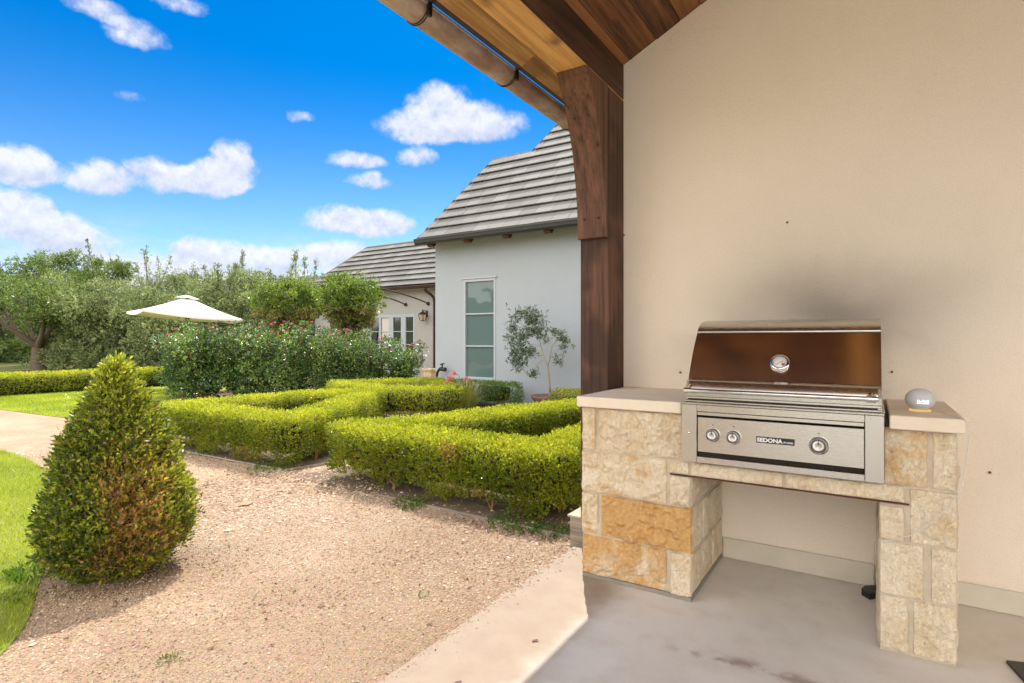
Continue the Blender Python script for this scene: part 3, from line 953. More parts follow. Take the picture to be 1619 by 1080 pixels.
# ================================================================== GRILL
grill = empty('gas_grill', (-.335, 2.55, .65), 'built in stainless steel gas grill with closed hood, three knobs and nameplate', 'grill')
GL, GRR = -.714, .045
GF = 2.53
b = MB()   # outer frame: two side stiles, top rail, bottom rail
b.bbox(GL, GL + .066, GF, GF + .06, .656, .912, .002)
b.build('side_trim', M['steelz'], grill)
b = MB(); b.bbox(GRR - .062, GRR, GF, GF + .06, .656, .912, .002)
b.build('side_trim', M['steelz'], grill)
b = MB()
b.bbox(GL + .0665, GRR - .0625, GF, GF + .05, .882, .912, .002)
b.bbox(GL + .0665, GRR - .0625, GF - .001, GF + .05, .656, .684, .002)
b.bbox(GL - .001, GRR + .001, GF - .006, GF + .07, .9125, .9215, .002)
b.build('frame_rail', M['steel'], grill)
b = MB()
b.bbox(GL + .068, GRR - .064, GF + .012, GF + .03, .703, .856, .001)
b.add([(GL + .068, GF + .016, .857), (GRR - .064, GF + .016, .857), (GRR - .064, GF + .034, .865), (GL + .068, GF + .034, .865)], [(0, 1, 2, 3)])
b.bbox(GL + .068, GRR - .064, GF + .004, GF + .02, .866, .8805, .001)
b.build('control_panel', M['steel'], grill)
b = MB()
b.box(GL + .0667, GRR - .063, GF + .0345, GF + .058, .684, .882)
b.build('panel_recess', M['slot'], grill)
b = MB()
for i in range(90):
    x = GL + .072 + i * .0069
    b.add([(x, GF + .010, .6865), (x + .0035, GF + .010, .6865), (x + .0055, GF + .020, .7010), (x + .002, GF + .020, .7010)], [(0, 1, 2, 3)])
b.build('vent_louvre', M['darkmetal'], grill)
b = MB(); b.lathe([(0, -.004), (.006, -.004), (.007, 0)], (GL + .033, GF, .785), 'y', 12); b.build('lock', M['chrome'], grill)
# knobs
def knob(x, z, r=.030):
    k = MB(); y = GF + .012
    k.lathe([(0, -.006), (r * 1.08, -.006), (r * 1.08, -.006), (r * 1.13, -.002), (r * 1.13, 0)], (x, y, z), 'y', 32)
    o = k.build('knob_bezel', M['chrome'], grill)
    k = MB()
    k.lathe([(0, -.0295), (r * .35, -.0305), (r * .78, -.034), (r * .78, -.034), (r * .85, -.032), (r * .85, -.032), (r * .88, -.028), (r * .90, -.010), (r * .90, -.010), (r, -.0065)], (x, y, z), 'y', 32)
    kk = k.build('knob', M['knobsteel'], grill)
    k = MB(); k.box(x - .0012, x + .0012, y - .0352, y - .0342, z + .006, z + r * .75)
    k.build('pointer_mark', M['black'], kk)
knob(-.580, .782, .0275); knob(-.494, .780, .0275); knob(-.172, .778, .033)
for x in (-.580, -.494, -.172):
    b = MB(); b.box(x - .002, x + .002, GF + .0108, GF + .0116, .823, .828); b.build('printed_mark', M['black'], grill)
# badge
badge = MB(); badge.bbox(-.404, -.259, GF + .0085, GF + .0118, .767, .793, .001)
bd = badge.build('nameplate', M['black'], grill)
def text_mesh(s, size, name, m, parent, xform, extrude=.0006, sx=1.0, bold=0.0):
    c = bpy.data.curves.new(name, 'FONT'); c.body = s; c.size = size; c.extrude = extrude; c.offset = bold
    o = bpy.data.objects.new(name, c); col.objects.link(o)
    bpy.context.view_layer.update()
    me = bpy.data.meshes.new_from_object(o)
    bpy.data.objects.remove(o)
    xs = [v.co.x for v in me.vertices]; x0, x1 = min(xs), max(xs)
    for v in me.vertices: v.co = Vector(xform((v.co.x - x0) * sx, v.co.y, v.co.z, (x1 - x0) * sx))
    me.materials.clear(); me.materials.append(m)
    me.update()
    n = bpy.data.objects.new(name, me); col.objects.link(n)
    n.parent = parent; n.matrix_parent_inverse = parent.matrix_basis.inverted()
    return n
text_mesh('SEDONA', .0225, 'lettering', M['letter'], bd, lambda x, y, z, w_: (-.4005 + x * .098 / w_, GF + .0078 - z, .7725 + y), bold=.0009)
text_mesh('BY LYNX', .009, 'lettering', M['letter'], bd, lambda x, y, z, w_: (-.299 + x * .036 / w_, GF + .0078 - z, .7735 + y), bold=.0004)
# hood
HL, HR = -.704, .038
prof = [(2.560, .9225), (2.556, .974), (2.572, 1.012), (2.604, 1.020)]
panel0 = (2.607, 1.022); panel1 = (2.764, 1.233)
def arc(p0, p1, p2, n):
    return [((1 - t) ** 2 * p0[0] + 2 * t * (1 - t) * p1[0] + t * t * p2[0], (1 - t) ** 2 * p0[1] + 2 * t * (1 - t) * p1[1] + t * t * p2[1]) for t in [k / n for k in range(n + 1)]]
top = arc(panel1, (2.792, 1.272), (2.86, 1.283), 8) + arc((2.86, 1.283), (3.0, 1.305), (3.10, 1.285), 6)[1:] + [(3.13, 1.25), (3.13, .9225)]
b = MB()
outline = [(2.566, .9225), (2.562, .974), (2.578, 1.010), (2.610, 1.022), (2.768, 1.232)] + [(y + .004, z - .002) for y, z in top]
b.prism(outline, 'x', HL, HL + .012)
b.build('hood_side', M['steel'], grill)
b = MB(); b.prism(outline, 'x', HR - .012, HR)
b.build('hood_side', M['steel'], grill)
def skin(b, pts, x0, x1, n=1, bulge=0.0):
    m = len(pts); vs = []; fs = []
    for i in range(n + 1):
        x = x0 + (x1 - x0) * i / n
        for (y, z) in pts: vs.append((x, y, z))
    for i in range(n):
        for j in range(m - 1):
            a = i * m + j
            fs.append((a, a + m, a + m + 1, a + 1))
    b.add(vs, fs, .5, True)
b = MB()
# dark reflecting front panel: a gently bowed sheet
pan = []
for k in range(13):
    t = k / 12
    y = panel0[0] + (panel1[0] - panel0[0]) * t; z = panel0[1] + (panel1[1] - panel0[1]) * t
    bow = .010 * math.sin(math.pi * t)
    pan.append((y - bow * .81, z + bow * .59))
skin(b, pan, HL + .0005, HR - .0005)
b.build('hood_panel', M['hood'], grill)
b = MB()
skin(b, [(2.766, 1.2325)] + [(y, z + .0015) for y, z in top], HL + .0005, HR - .0005)
b.add([(HL, 2.758, 1.2305), (HR, 2.758, 1.2305), (HR, 2.770, 1.2385), (HL, 2.770, 1.2385)], [(0, 1, 2, 3)])
b.build('hood_top', M['steel'], grill)
b = MB()
skin(b, [(2.563, .9265), (2.559, .972), (2.563, .988), (2.575, 1.008), (2.590, 1.016), (2.612, 1.0225)], HL + .012, HR - .012)
b.bbox(HL + .002, HR - .002, 2.545, 2.60, .9225, .931, .002)
b.bbox(HL + .002, HR - .002, 2.549, 2.562, .9365, .9475, .002)
b.build('hood_apron', M['steel'], grill)
b = MB(); b.box(HL + .013, HR - .013, 2.551, 2.561, .9315, .9365); b.build('hood_gap', M['slot'], grill)
hb_ = MB(); hb_.tube([(HL + .008, 2.518, .975), (HR - .012, 2.518, .975)], .0095, 20)
hnd = hb_.build('handle', M['chrome'], grill)
for x in (HL + .022, HR - .034):
    e = MB()
    e.tube([(x - .016, 2.518, .975), (x + .016, 2.518, .975)], .0135, 20)
    e.tube([(x, 2.520, .978), (x, 2.562, .992)], .009, 10)
    e.build('handle_bracket', M['chrome'], hnd)
# thermometer on the sloping panel
nv = Vector((0, -.805, .593)); uv_ = Vector((0, .593, .805)); ux = Vector((1, 0, 0))
gc = Vector((-.326, 2.652 - .010 * .81, 1.092 + .010 * .55))
def disc(b, c, r, h0, h1, n=32, ir=0.0):
    vs = []
    for (rr, hh) in ((r, h0), (r, h1), (ir, h1)):
        for k in range(n):
            a = 2 * math.pi * k / n
            vs.append(c + ux * (rr * math.cos(a)) + uv_ * (rr * math.sin(a)) + nv * hh)
    fs = []
    for j in (0, 1):
        for k in range(n): fs.append((j * n + k, j * n + (k + 1) % n, (j + 1) * n + (k + 1) % n, (j + 1) * n + k))
    b.add(vs, fs, .5, True)
b = MB(); disc(b, gc, .038, -.012, .012, 40, .029); disc(b, gc, .029, .012, .005, 40, .0289)
th = b.build('thermometer', M['chrome'], grill)
b = MB(); disc(b, gc, .0288, 0, .006, 32, 0.0); b.build('dial', M['dial'], th)
b = MB(); rr = MB()
rr.add([gc + ux * (r_ * math.cos(a)) + uv_ * (r_ * math.sin(a)) + nv * .0066 for a in [-.95 + .15 * k for k in range(7)] for r_ in (.009, .022)],
       [(2 * k, 2 * k + 1, 2 * k + 3, 2 * k + 2) for k in range(6)])
rr.build('red_zone', M['red'], th)
ndl = MB(); a = math.radians(215)
d1 = ux * math.cos(a) + uv_ * math.sin(a); d2 = ux * -math.sin(a) + uv_ * math.cos(a)
ndl.add([gc - d1 * .014 + d2 * .0012 + nv * .0075, gc - d1 * .014 - d2 * .0012 + nv * .0075, gc + d1 * .018 - d2 * .0008 + nv * .0075, gc + d1 * .018 + d2 * .0008 + nv * .0075], [(0, 1, 2, 3)])
for k in range(20):
    aa = math.radians(-40 + k * 14)
    e1 = ux * math.cos(aa) + uv_ * math.sin(aa); e2 = ux * -math.sin(aa) + uv_ * math.cos(aa)
    ndl.add([gc + e1 * .0235 + e2 * .0004 + nv * .0068, gc + e1 * .0235 - e2 * .0004 + nv * .0068, gc + e1 * .027 - e2 * .0004 + nv * .0068, gc + e1 * .027 + e2 * .0004 + nv * .0068], [(0, 1, 2, 3)])
ndl.build('needle', M['black'], th)
# firebox body behind the front and the deck around the hood
b = MB(); b.box(GL + .004, GRR - .004, GF + .061, 3.14, .66, .9118); b.build('firebox', M['slot'], grill)
b = MB(); b.box(GL - .004, GRR + .004, GF + .071, 3.15, .9155, .9195); b.build('deck', M['steel'], grill)

# ================================================================== SMART SPEAKER
SPC = Vector((.168, 2.76, .915))
spk = empty('smart_speaker', SPC, 'small round pale grey speaker clock showing 3:22 on the right counter end', 'smart speaker')
b = MB(); prof = []
for k in range(25):
    a = math.pi * k / 24
    prof.append((max(.0505 * math.sin(a), 0.0001), .0465 - .043 * math.cos(a)))
prof = [p for p in prof if p[1] > .0085]
prof = [(.0001, .008), (.030, .008)] + prof
b.lathe(prof, SPC, 'z', 48); b.build('body', M['speaker'], spk)
b = MB(); b.lathe([(.0001, .0005), (.034, .0005), (.0365, .003), (.0365, .006), (.033, .008)], SPC, 'z', 48); b.build('light_ring', M['ring'], spk)
# digits wrapped on the front (facing the camera side)
fd = (Vector((0, 0, 0)) - Vector((SPC.x, SPC.y, 0))).normalized()
fa = math.atan2(fd.y, fd.x) + .20
def wrap(x, y, z, w_):
    u = (x - w_ / 2) * (.040 / w_); v = .034 + y * .95
    r = .0505 * math.sqrt(max(1 - ((v - .0465) / .043) ** 2, 0.01)) + .0011
    a = fa + u / r
    return (SPC.x + r * math.cos(a), SPC.y + r * math.sin(a), SPC.z + v)
text_mesh('3:22', .020, 'clock_digits', M['led'], spk, wrap, extrude=0.0, bold=.0)
cb = MB()
cpts = [(.205, 2.79, .919), (.24, 2.74, .9185), (.262, 2.62, .9185), (.280, 2.545, .9185), (.293, 2.536, .905), (.297, 2.535, .87), (.290, 2.55, .79), (.283, 2.566, .713),
        (.270, 2.572, .645), (.242, 2.574, .592), (.19, 2.574, .525), (.129, 2.574, .466), (.07, 2.576, .436), (.03, 2.580, .425), (.018, 2.60, .418), (.014, 2.66, .39), (.014, 2.8, .25), (.012, 3.0, .12), (.01, 3.20, .12)]
cb.tube(arc_pts3 if False else cpts, .0019, 6)
cb.build('power_cord', M['cord'], spk)

# black foot of some furniture at the right frame edge and a black lump behind the right pier
f1 = MB(); f1.prism([(.425, 2.735), (.52, 2.77), (.62, 2.60), (.60, 2.45), (.47, 2.54)], 'z', .001, .012)
f1.tube([(.53, 2.64, .012), (.53, 2.64, .05)], .03, 12)
tag(f1.build('furniture_foot', M['black']), 'black flat metal foot lying on the slab at the right edge', 'furniture foot')
f1 = MB(); f1.prism([(-.02, 3.15), (.03, 3.19), (.03, 3.10), (.0, 3.06), (-.035, 3.10)], 'z', .001, .03)
tag(f1.build('rubber_wedge', M['black'], bevel=.004), 'small black wedge on the slab behind the right stone pier', 'wedge')

# ================================================================== HOUSE WING (near)
wing = empty('house_wing', (-4.5, 9, G), 'white stucco house wing with steep grey tiled roof, tall narrow window and dark gutter', 'house wing')
WZ = 3.40; WLX = -7.66
b = MB()
y0 = 9.0
wx0, wx1, wz0, wz1 = -6.918, -6.128, .395, 2.41
b.box(WLX, wx0, y0, y0 + .2, G - .1, WZ + .2)
b.box(wx1, WX - .001, y0, y0 + .2, G - .1, WZ + .2)
b.box(wx0, wx1, y0, y0 + .2, wz1, WZ + .2)
b.box(wx0, wx1, y0, y0 + .2, G - .1, wz0)
b.box(WLX, WLX + .2, y0 + .2, 16, G - .1, WZ + .2)
b.build('wall', M['wingstucco'], wing)
fr = MB()
fw = .045
fr.bbox(wx0 + .004, wx0 + .004 + fw, y0 - .012, y0 + .06, wz0, wz1, .004); fr.bbox(wx1 - .004 - fw, wx1 - .004, y0 - .012, y0 + .06, wz0, wz1, .004)
fr.bbox(wx0 + .05, wx1 - .05, y0 - .010, y0 + .06, wz1 - fw - .01, wz1 - .001, .004); fr.bbox(wx0 + .05, wx1 - .05, y0 - .010, y0 + .06, wz0 + .001, wz0 + .06, .004)
for zz in (1.712, 1.070): fr.bbox(wx0 + .05, wx1 - .05, y0 + .002, y0 + .05, zz - .014, zz + .014, .003)
fr.box(wx0 - .03, wx1 + .03, y0 - .03, y0 - .001, wz1 + .001, wz1 + .03)
fro = fr.build('window', M['white_paint'], wing)
gl = MB(); gl.box(wx0 + .02, wx1 - .02, y0 + .035, y0 + .045, wz0 + .03, wz1 - .03); gl.build('pane', M['glass'], fro)

def tiled_slope(b, y0, z0, s, u_max, left, right, course, tile=.34, raise_=.028, rnd=None):
    """front-facing slope; left(u)/right(u) give the X limits at slope distance u"""
    L_ = math.hypot(1, s); cy, cz = 1 / L_, s / L_           # along the slope
    ny, nz = -s / L_, 1 / L_                                 # outwards
    n = int(round(u_max / course))
    for i in range(n):
        u0 = i * course; u1 = (i + 1) * course + .03
        xl, xr = left(u0 + course * .5), right(u0 + course * .5)
        x = xl + rnd.uniform(-.02, .02) if rnd else xl
        off = (i % 2) * tile * .5
        x = xl; first = tile - off if off else tile
        while x < xr:
            x1 = min(x + first, xr); first = tile
            j = (rnd.random() - .5) * .006
            def P(xx, u, h): return (xx, y0 + cy * u + ny * h, z0 + cz * u + nz * h)
            g = .003
            h0 = raise_ + j; h1 = .004
            vs = [P(x + g, u0, h0 - .022), P(x1 - g, u0, h0 - .022), P(x1 - g, u1, -.006), P(x + g, u1, -.006),
                  P(x + g, u0, h0), P(x1 - g, u0, h0), P(x1 - g, u1, h1), P(x + g, u1, h1)]
            b.add(vs, [(3, 2, 1, 0), (4, 5, 6, 7), (0, 1, 5, 4), (1, 2, 6, 5), (2, 3, 7, 6), (3, 0, 4, 7)], rnd.random())
            x = x1
rnd = random.Random(3)
EY, EZ, S = 8.60, 3.235, 1.15
hx, hyy, hz_ = -7.074, 10.337, 5.218
LL = math.hypot(1, S)
u1 = (hyy - EY) * LL
hxs = (hx + 7.79) / u1
x2 = -6.066; x3 = -5.776; u3 = (10.987 - EY) * LL; hxs2 = (x3 - x2) / (u3 - u1)
UM = 4.6
def lft(u): return -7.79 + hxs * u if u <= u1 else x2 + hxs2 * (u - u1)
b = MB()
cs = u1 / 9.0
tiled_slope(b, EY, EZ, S, UM, lft, lambda u: -1.35, cs, .34, .055, rnd)
rt = b.build('roof', M['tile'], wing)
b = MB()   # deck and closed hip ends
def SP(x, u, h=0): return (x, EY + u / LL - h * S / LL, EZ + S * u / LL + h / LL)
b.add([SP(-7.78, 0, -.01), SP(-1.35, 0, -.01), SP(-1.35, UM, -.01), SP(lft(UM) + .02, UM, -.01), SP(x2 + .01, u1 + .01, -.01), SP(x2 + .01, u1, -.01), SP(hx, u1, -.01)], [(0, 1, 2, 3, 4, 5, 6)])
# left hip faces, rear slopes
A0 = SP(-7.78, 0, -.01); A1 = SP(hx, u1, -.01); rdg = A1[2]
b.add([A0, A1, (hx, A1[1] + .1, rdg), (-7.78, A1[1] + 2.0, EZ)], [(0, 1, 2, 3)])
B1 = SP(x2, u1, -.01); B2 = SP(lft(UM), UM, -.01)
b.add([A1, B1, (x2, B1[1] + 2.2, 3.2), (hx, B1[1] + 2.2, 3.2)], [(0, 1, 2, 3)])
b.add([B1, B2, (B2[0], B2[1] + 3.5, EZ), (x2, B1[1] + 3.5, EZ)], [(0, 1, 2, 3)])
b.add([B2, SP(-1.35, UM, -.01), (-1.35, B2[1] + 4, EZ), (B2[0], B2[1] + 4, EZ)], [(0, 1, 2, 3)])
b.build('roof_deck', M['tileunder'], wing)
# stepped hip tiles seen edge-on at the left
b = MB()
def hip_steps(b, xa, ua, xb, ub, n):
    for i in range(n):
        f0, f1 = i / n, (i + 1) / n
        ua_, ub_ = ua + (ub - ua) * f0, ua + (ub - ua) * f1 + .05
        xa_, xb_ = xa + (xb - xa) * f0, xa + (xb - xa) * f1
        p0 = Vector(SP(xa_, ua_, .045)); p1 = Vector(SP(xb_, ub_, .012))
        wv = Vector((-.14, .10, -.03))
        b.add([p0, p1, p1 + wv, p0 + wv, p0 - Vector((0, 0, .03)), p1 - Vector((0, 0, .03)), p1 + wv - Vector((0, 0, .03)), p0 + wv - Vector((0, 0, .03))],
              [(0, 1, 2, 3), (7, 6, 5, 4), (0, 4, 5, 1), (1, 5, 6, 2), (2, 6, 7, 3), (3, 7, 4, 0)], rnd.random())
hip_steps(b, -7.79, .02, hx, u1, 9)
hip_steps(b, x2, u1, lft(UM), UM, int(round((UM - u1) / cs)))
for i in range(3):
    xa_ = hx + (x2 - hx) * i / 3; xb_ = hx + (x2 - hx) * (i + 1) / 3
    p0 = Vector(SP(xa_, u1, .03)); p1 = Vector(SP(xb_ + .02, u1, .015))
    wv = Vector((0, .16, .012))
    b.add([p0, p1, p1 + wv, p0 + wv, p0 - Vector((0, 0, .03)), p1 - Vector((0, 0, .03)), p1 + wv - Vector((0, 0, .03)), p0 + wv - Vector((0, 0, .03))],
          [(0, 1, 2, 3), (7, 6, 5, 4), (0, 4, 5, 1), (1, 5, 6, 2), (2, 6, 7, 3), (3, 7, 4, 0)], rnd.random())
b.build('hip_tiles', M['tile'], wing)
# gutter and rafter tails
def box_gutter(b, x0, x1, yf, zt, h=.125, d=.12):
    pr = [(yf, zt), (yf - .006, zt - .02), (yf + .004, zt - .045), (yf + .012, zt - h * .75), (yf + .04, zt - h), (yf + d, zt - h), (yf + d, zt - .005), (yf + d - .01, zt - .03), (yf + .02, zt - .03), (yf + .012, zt)]
    n = max(1, int((x1 - x0) / 1.2))
    for i in range(n):
        b.prism(pr, 'x', x0 + (x1 - x0) * i / n + (.004 if i else 0), x0 + (x1 - x0) * (i + 1) / n)
        if i: b.prism([(y - .003 if y < yf + .03 else y, z - .002) for y, z in pr], 'x', x0 + (x1 - x0) * i / n - .012, x0 + (x1 - x0) * i / n + .012)
b = MB(); box_gutter(b, -7.80, -1.36, EY - .11, EZ + .005, .115, .115); b.build('gutter', M['gutterblk'], wing)
for xx in (-7.55, -6.62, -5.72, -4.85, -3.95, -3.05, -2.15):
    b = MB(); b.prism([(EY + .006, 3.10), (EY + .04, 3.075), (EY + .10, 3.075), (y0 - .002, 3.48), (y0 - .002, 3.66), (EY + .006, 3.215)], 'x', xx, xx + .13)
    b.build('rafter_tail', M['beam'], wing)

# ================================================================== REAR WING
rear = empty('rear_wing', (-14, 14, G), 'pale rear house wing with grey tiled roof, glazed garden doors and brown downpipe', 'house wing')
ry = 14.0
dx0, dx1, dz1 = -14.98, -12.80, 2.07
b = MB()
b.box(-17.9, dx0, ry, ry + .2, -.15, 2.95); b.box(dx1, -7.0, ry, ry + .2, -.15, 2.95); b.box(dx0, dx1, ry, ry + .2, dz1, 2.95)
b.box(-17.9, -17.7, ry + .2, 18.5, -.15, 2.95)
b.build('wall', M['rearstucco'], rear)
b = MB()
b.bbox(dx0 + .003, dx0 + .10, ry - .01, ry + .08, -.1, dz1 - .002, .005); b.bbox(dx1 - .08, dx1 - .003, ry - .01, ry + .08, -.1, dz1 - .002, .005)
b.bbox(dx0 + .1, dx1 - .08, ry - .008, ry + .08, dz1 - .11, dz1 - .003, .005)
for xa, xb in ((-14.49, -14.39), (-14.01, -13.80), (-13.44, -13.22)):
    b.bbox(xa, xb, ry - .006, ry + .07, -.1, dz1 - .11, .005)
for xa, xb in ((-14.88, -14.49), (-14.39, -14.01), (-13.80, -13.44), (-13.22, -12.88)):
    for zz in (1.475, 1.03, .6): b.bbox(xa, xb, ry + .01, ry + .06, zz - .014, zz + .014, .002)
    b.bbox(xa, xb, ry + .008, ry + .06, -.1, .12, .004)
dr = b.build('garden_doors', M['white_paint'], rear)
b = MB(); b.box(dx0 + .05, dx1 - .05, ry + .04, ry + .05, .0, dz1 - .05); b.build('pane', M['darkglass'], dr)
b = MB(); b.box(-14.37, -14.02, ry + .032, ry + .038, .1, dz1 - .12); b.prism([(-14.87, .1), (-14.6, .1), (-14.5, 1.9), (-14.52, 1.1), (-14.62, .9)], 'y', ry + .032, ry + .038)
b.build('curtain', M['curtain'], dr)
EYr, EZr, Sr = 13.6, 2.96, 1.0
LLr = math.hypot(1, Sr)
ur = (15.42 - EYr) * LLr
b = MB()
tiled_slope(b, EYr, EZr, Sr, ur, lambda u: -18.45 + (18.45 - 16.62) * u / ur, lambda u: -7.0, ur / 9, .34, .065, rnd)
b.build('roof', M['tile'], rear)
b = MB()
b.add([(-18.4, EYr + .01, EZr - .01), (-7.0, EYr + .01, EZr - .01), (-7.0, 15.44, 4.76), (-16.6, 15.44, 4.76)], [(0, 1, 2, 3)])
b.add([(-18.4, EYr + .01, EZr - .01), (-16.6, 15.44, 4.76), (-18.4, 17.3, EZr)], [(0, 1, 2)])
b.add([(-16.6, 15.44, 4.76), (-7, 15.44, 4.76), (-7, 17.3, EZr), (-18.4, 17.3, EZr)], [(0, 1, 2, 3)])
b.build('roof_deck', M['tileunder'], rear)
b = MB(); b.tube([(-16.62, 15.44, 4.80), (-7, 15.44, 4.80)], .05, 8); b.tube([(-18.42, 13.6, 2.99), (-16.62, 15.44, 4.80)], .045, 8); b.build('ridge_tiles', M['tile'], rear)
b = MB(); box_gutter(b, -18.4, -7.0, EYr - .10, EZr - .01, .10, .10); b.build('gutter', M['brownpipe'], rear)
b = MB(); b.box(-18.3, -7.0, EYr + .005, ry - .001, 2.86, 2.88); b.build('soffit', M['rearstucco'], rear)
b = MB()
b.tube([(-12.02, 13.62, 2.84), (-12.02, 13.64, 2.76), (-11.93, 13.78, 2.66), (-11.90, 13.90, 2.56), (-11.90, 13.93, 2.4), (-11.90, 13.93, -.05)], .042, 10)
b.build('downpipe', M['brownpipe'], rear)
# lantern
lan = empty('wall_lantern', (-12.28, 13.9, 1.8), 'small dark metal and glass lantern on the rear wall between doors and downpipe', 'lantern')
b = MB(); cx_, cy_ = -12.28, 13.80
for k in range(4):
    a = math.pi / 4 + k * math.pi / 2
    b.tube([(cx_ + .085 * math.cos(a), cy_ + .085 * math.sin(a), 1.82), (cx_ + .145 * math.cos(a), cy_ + .145 * math.sin(a), 2.02), (cx_ + .02 * math.cos(a), cy_ + .02 * math.sin(a), 2.11)], .011, 6)
b.lathe([(.02, .0), (.09, .01), (.09, .025), (.02, .03)], (cx_, cy_, 1.80), 'z', 4, smooth=False)
b.lathe([(.155, .0), (.155, .015), (.03, .10), (.03, .14), (.012, .17)], (cx_, cy_, 2.015), 'z', 4, smooth=False)
b.tube([(cx_, cy_, 2.13), (cx_, 13.90, 2.16), (cx_, 13.998, 2.1)], .012, 6); b.box(cx_ - .05, cx_ + .05, 13.985, 13.999, 1.95, 2.15)
b.build('frame', M['darkmetal'], lan)
lm, lt, lo = mat('lantern_glass'); principled(lt, lo, (.55, .42, .33), .1, 0, None, .6)
b = MB(); b.lathe([(.080, .0), (.135, .19)], (cx_, cy_, 1.825), 'z', 4, smooth=False); b.build('glass', lm, lan)

# pergola of curved steel arms with vines
perg = empty('vine_pergola', (-12.5, 12, G), 'curved dark steel arms springing from the rear wall to vine covered supports', 'pergola')
for ax in (-12.206, -13.199, -14.194):
    b = MB(); pts = []
    for k in range(11):
        t = k / 10
        pts.append((ax, 13.995 - 3.9 * t, 2.382 + .50 * math.sin(t * math.pi * .5) ** .9 * (1 - .25 * t)))
    b.tube(pts, .022, 8); b.lathe([(0.001, -.06), (.05, -.06), (.06, -.03), (.06, 0)], (ax, 13.998, 2.382), 'y', 12)
    b.build('curved_arm', M['brownpipe'], perg)
for px_, py_ in ((-11.36, 10.0), (-13.3, 9.5)):
    b = MB(); b.bbox(px_ - .1, px_ + .1, py_ - .1, py_ + .1, G, 2.5, .01); b.build('support_post', M['rearstucco'], perg)
b = MB(); b.tube([(-11.2, 10.1, 2.60), (-14.4, 10.1, 2.60)], .04, 8); b.build('cross_bar', M['brownpipe'], perg)

# low house far left behind the vines
far = empty('far_outbuilding', (-20.5, 16, G), 'pale low building with dark coping glimpsed between the vine clumps', 'outbuilding')
b = MB(); b.box(-23.5, -17.95, 16.0, 16.2, -.15, 3.35); b.build('wall', M['rearstucco'], far)
b = MB(); b.box(-23.6, -17.95, 15.9, 16.3, 3.351, 3.52); b.build('coping', M['gutterblk'], far)
b = MB(); b.box(-22.4, -19.4, 15.97, 15.999, 2.12, 2.30); b.build('lintel_beam', M['edgewood'], far)

# garden furniture and taps
cb = MB(); cb.bbox(-11.42, -11.10, 12.85, 13.15, G, .26, .01); cb.bbox(-11.46, -11.06, 12.81, 13.19, .261, .32, .008)
tag(cb.build('stone_pedestal', M['stone']), 'short pale stone pedestal at the foot of the rear wall by the corner', 'pedestal')
tp = MB(); tp.tube([(-7.50, 8.86, G), (-7.51, 8.86, .40), (-7.49, 8.86, .52), (-7.43, 8.86, .60), (-7.36, 8.86, .62)], .028, 10)
tp.tube([(-7.40, 8.86, .60), (-7.27, 8.86, .59)], .042, 10); tp.tube([(-7.36, 8.86, .62), (-7.36, 8.86, .70)], .015, 8); tp.tube([(-7.41, 8.86, .69), (-7.31, 8.86, .715)], .014, 8)
tag(tp.build('garden_spotlight', M['black']), 'black gooseneck garden spotlight against the white wing corner', 'garden light')

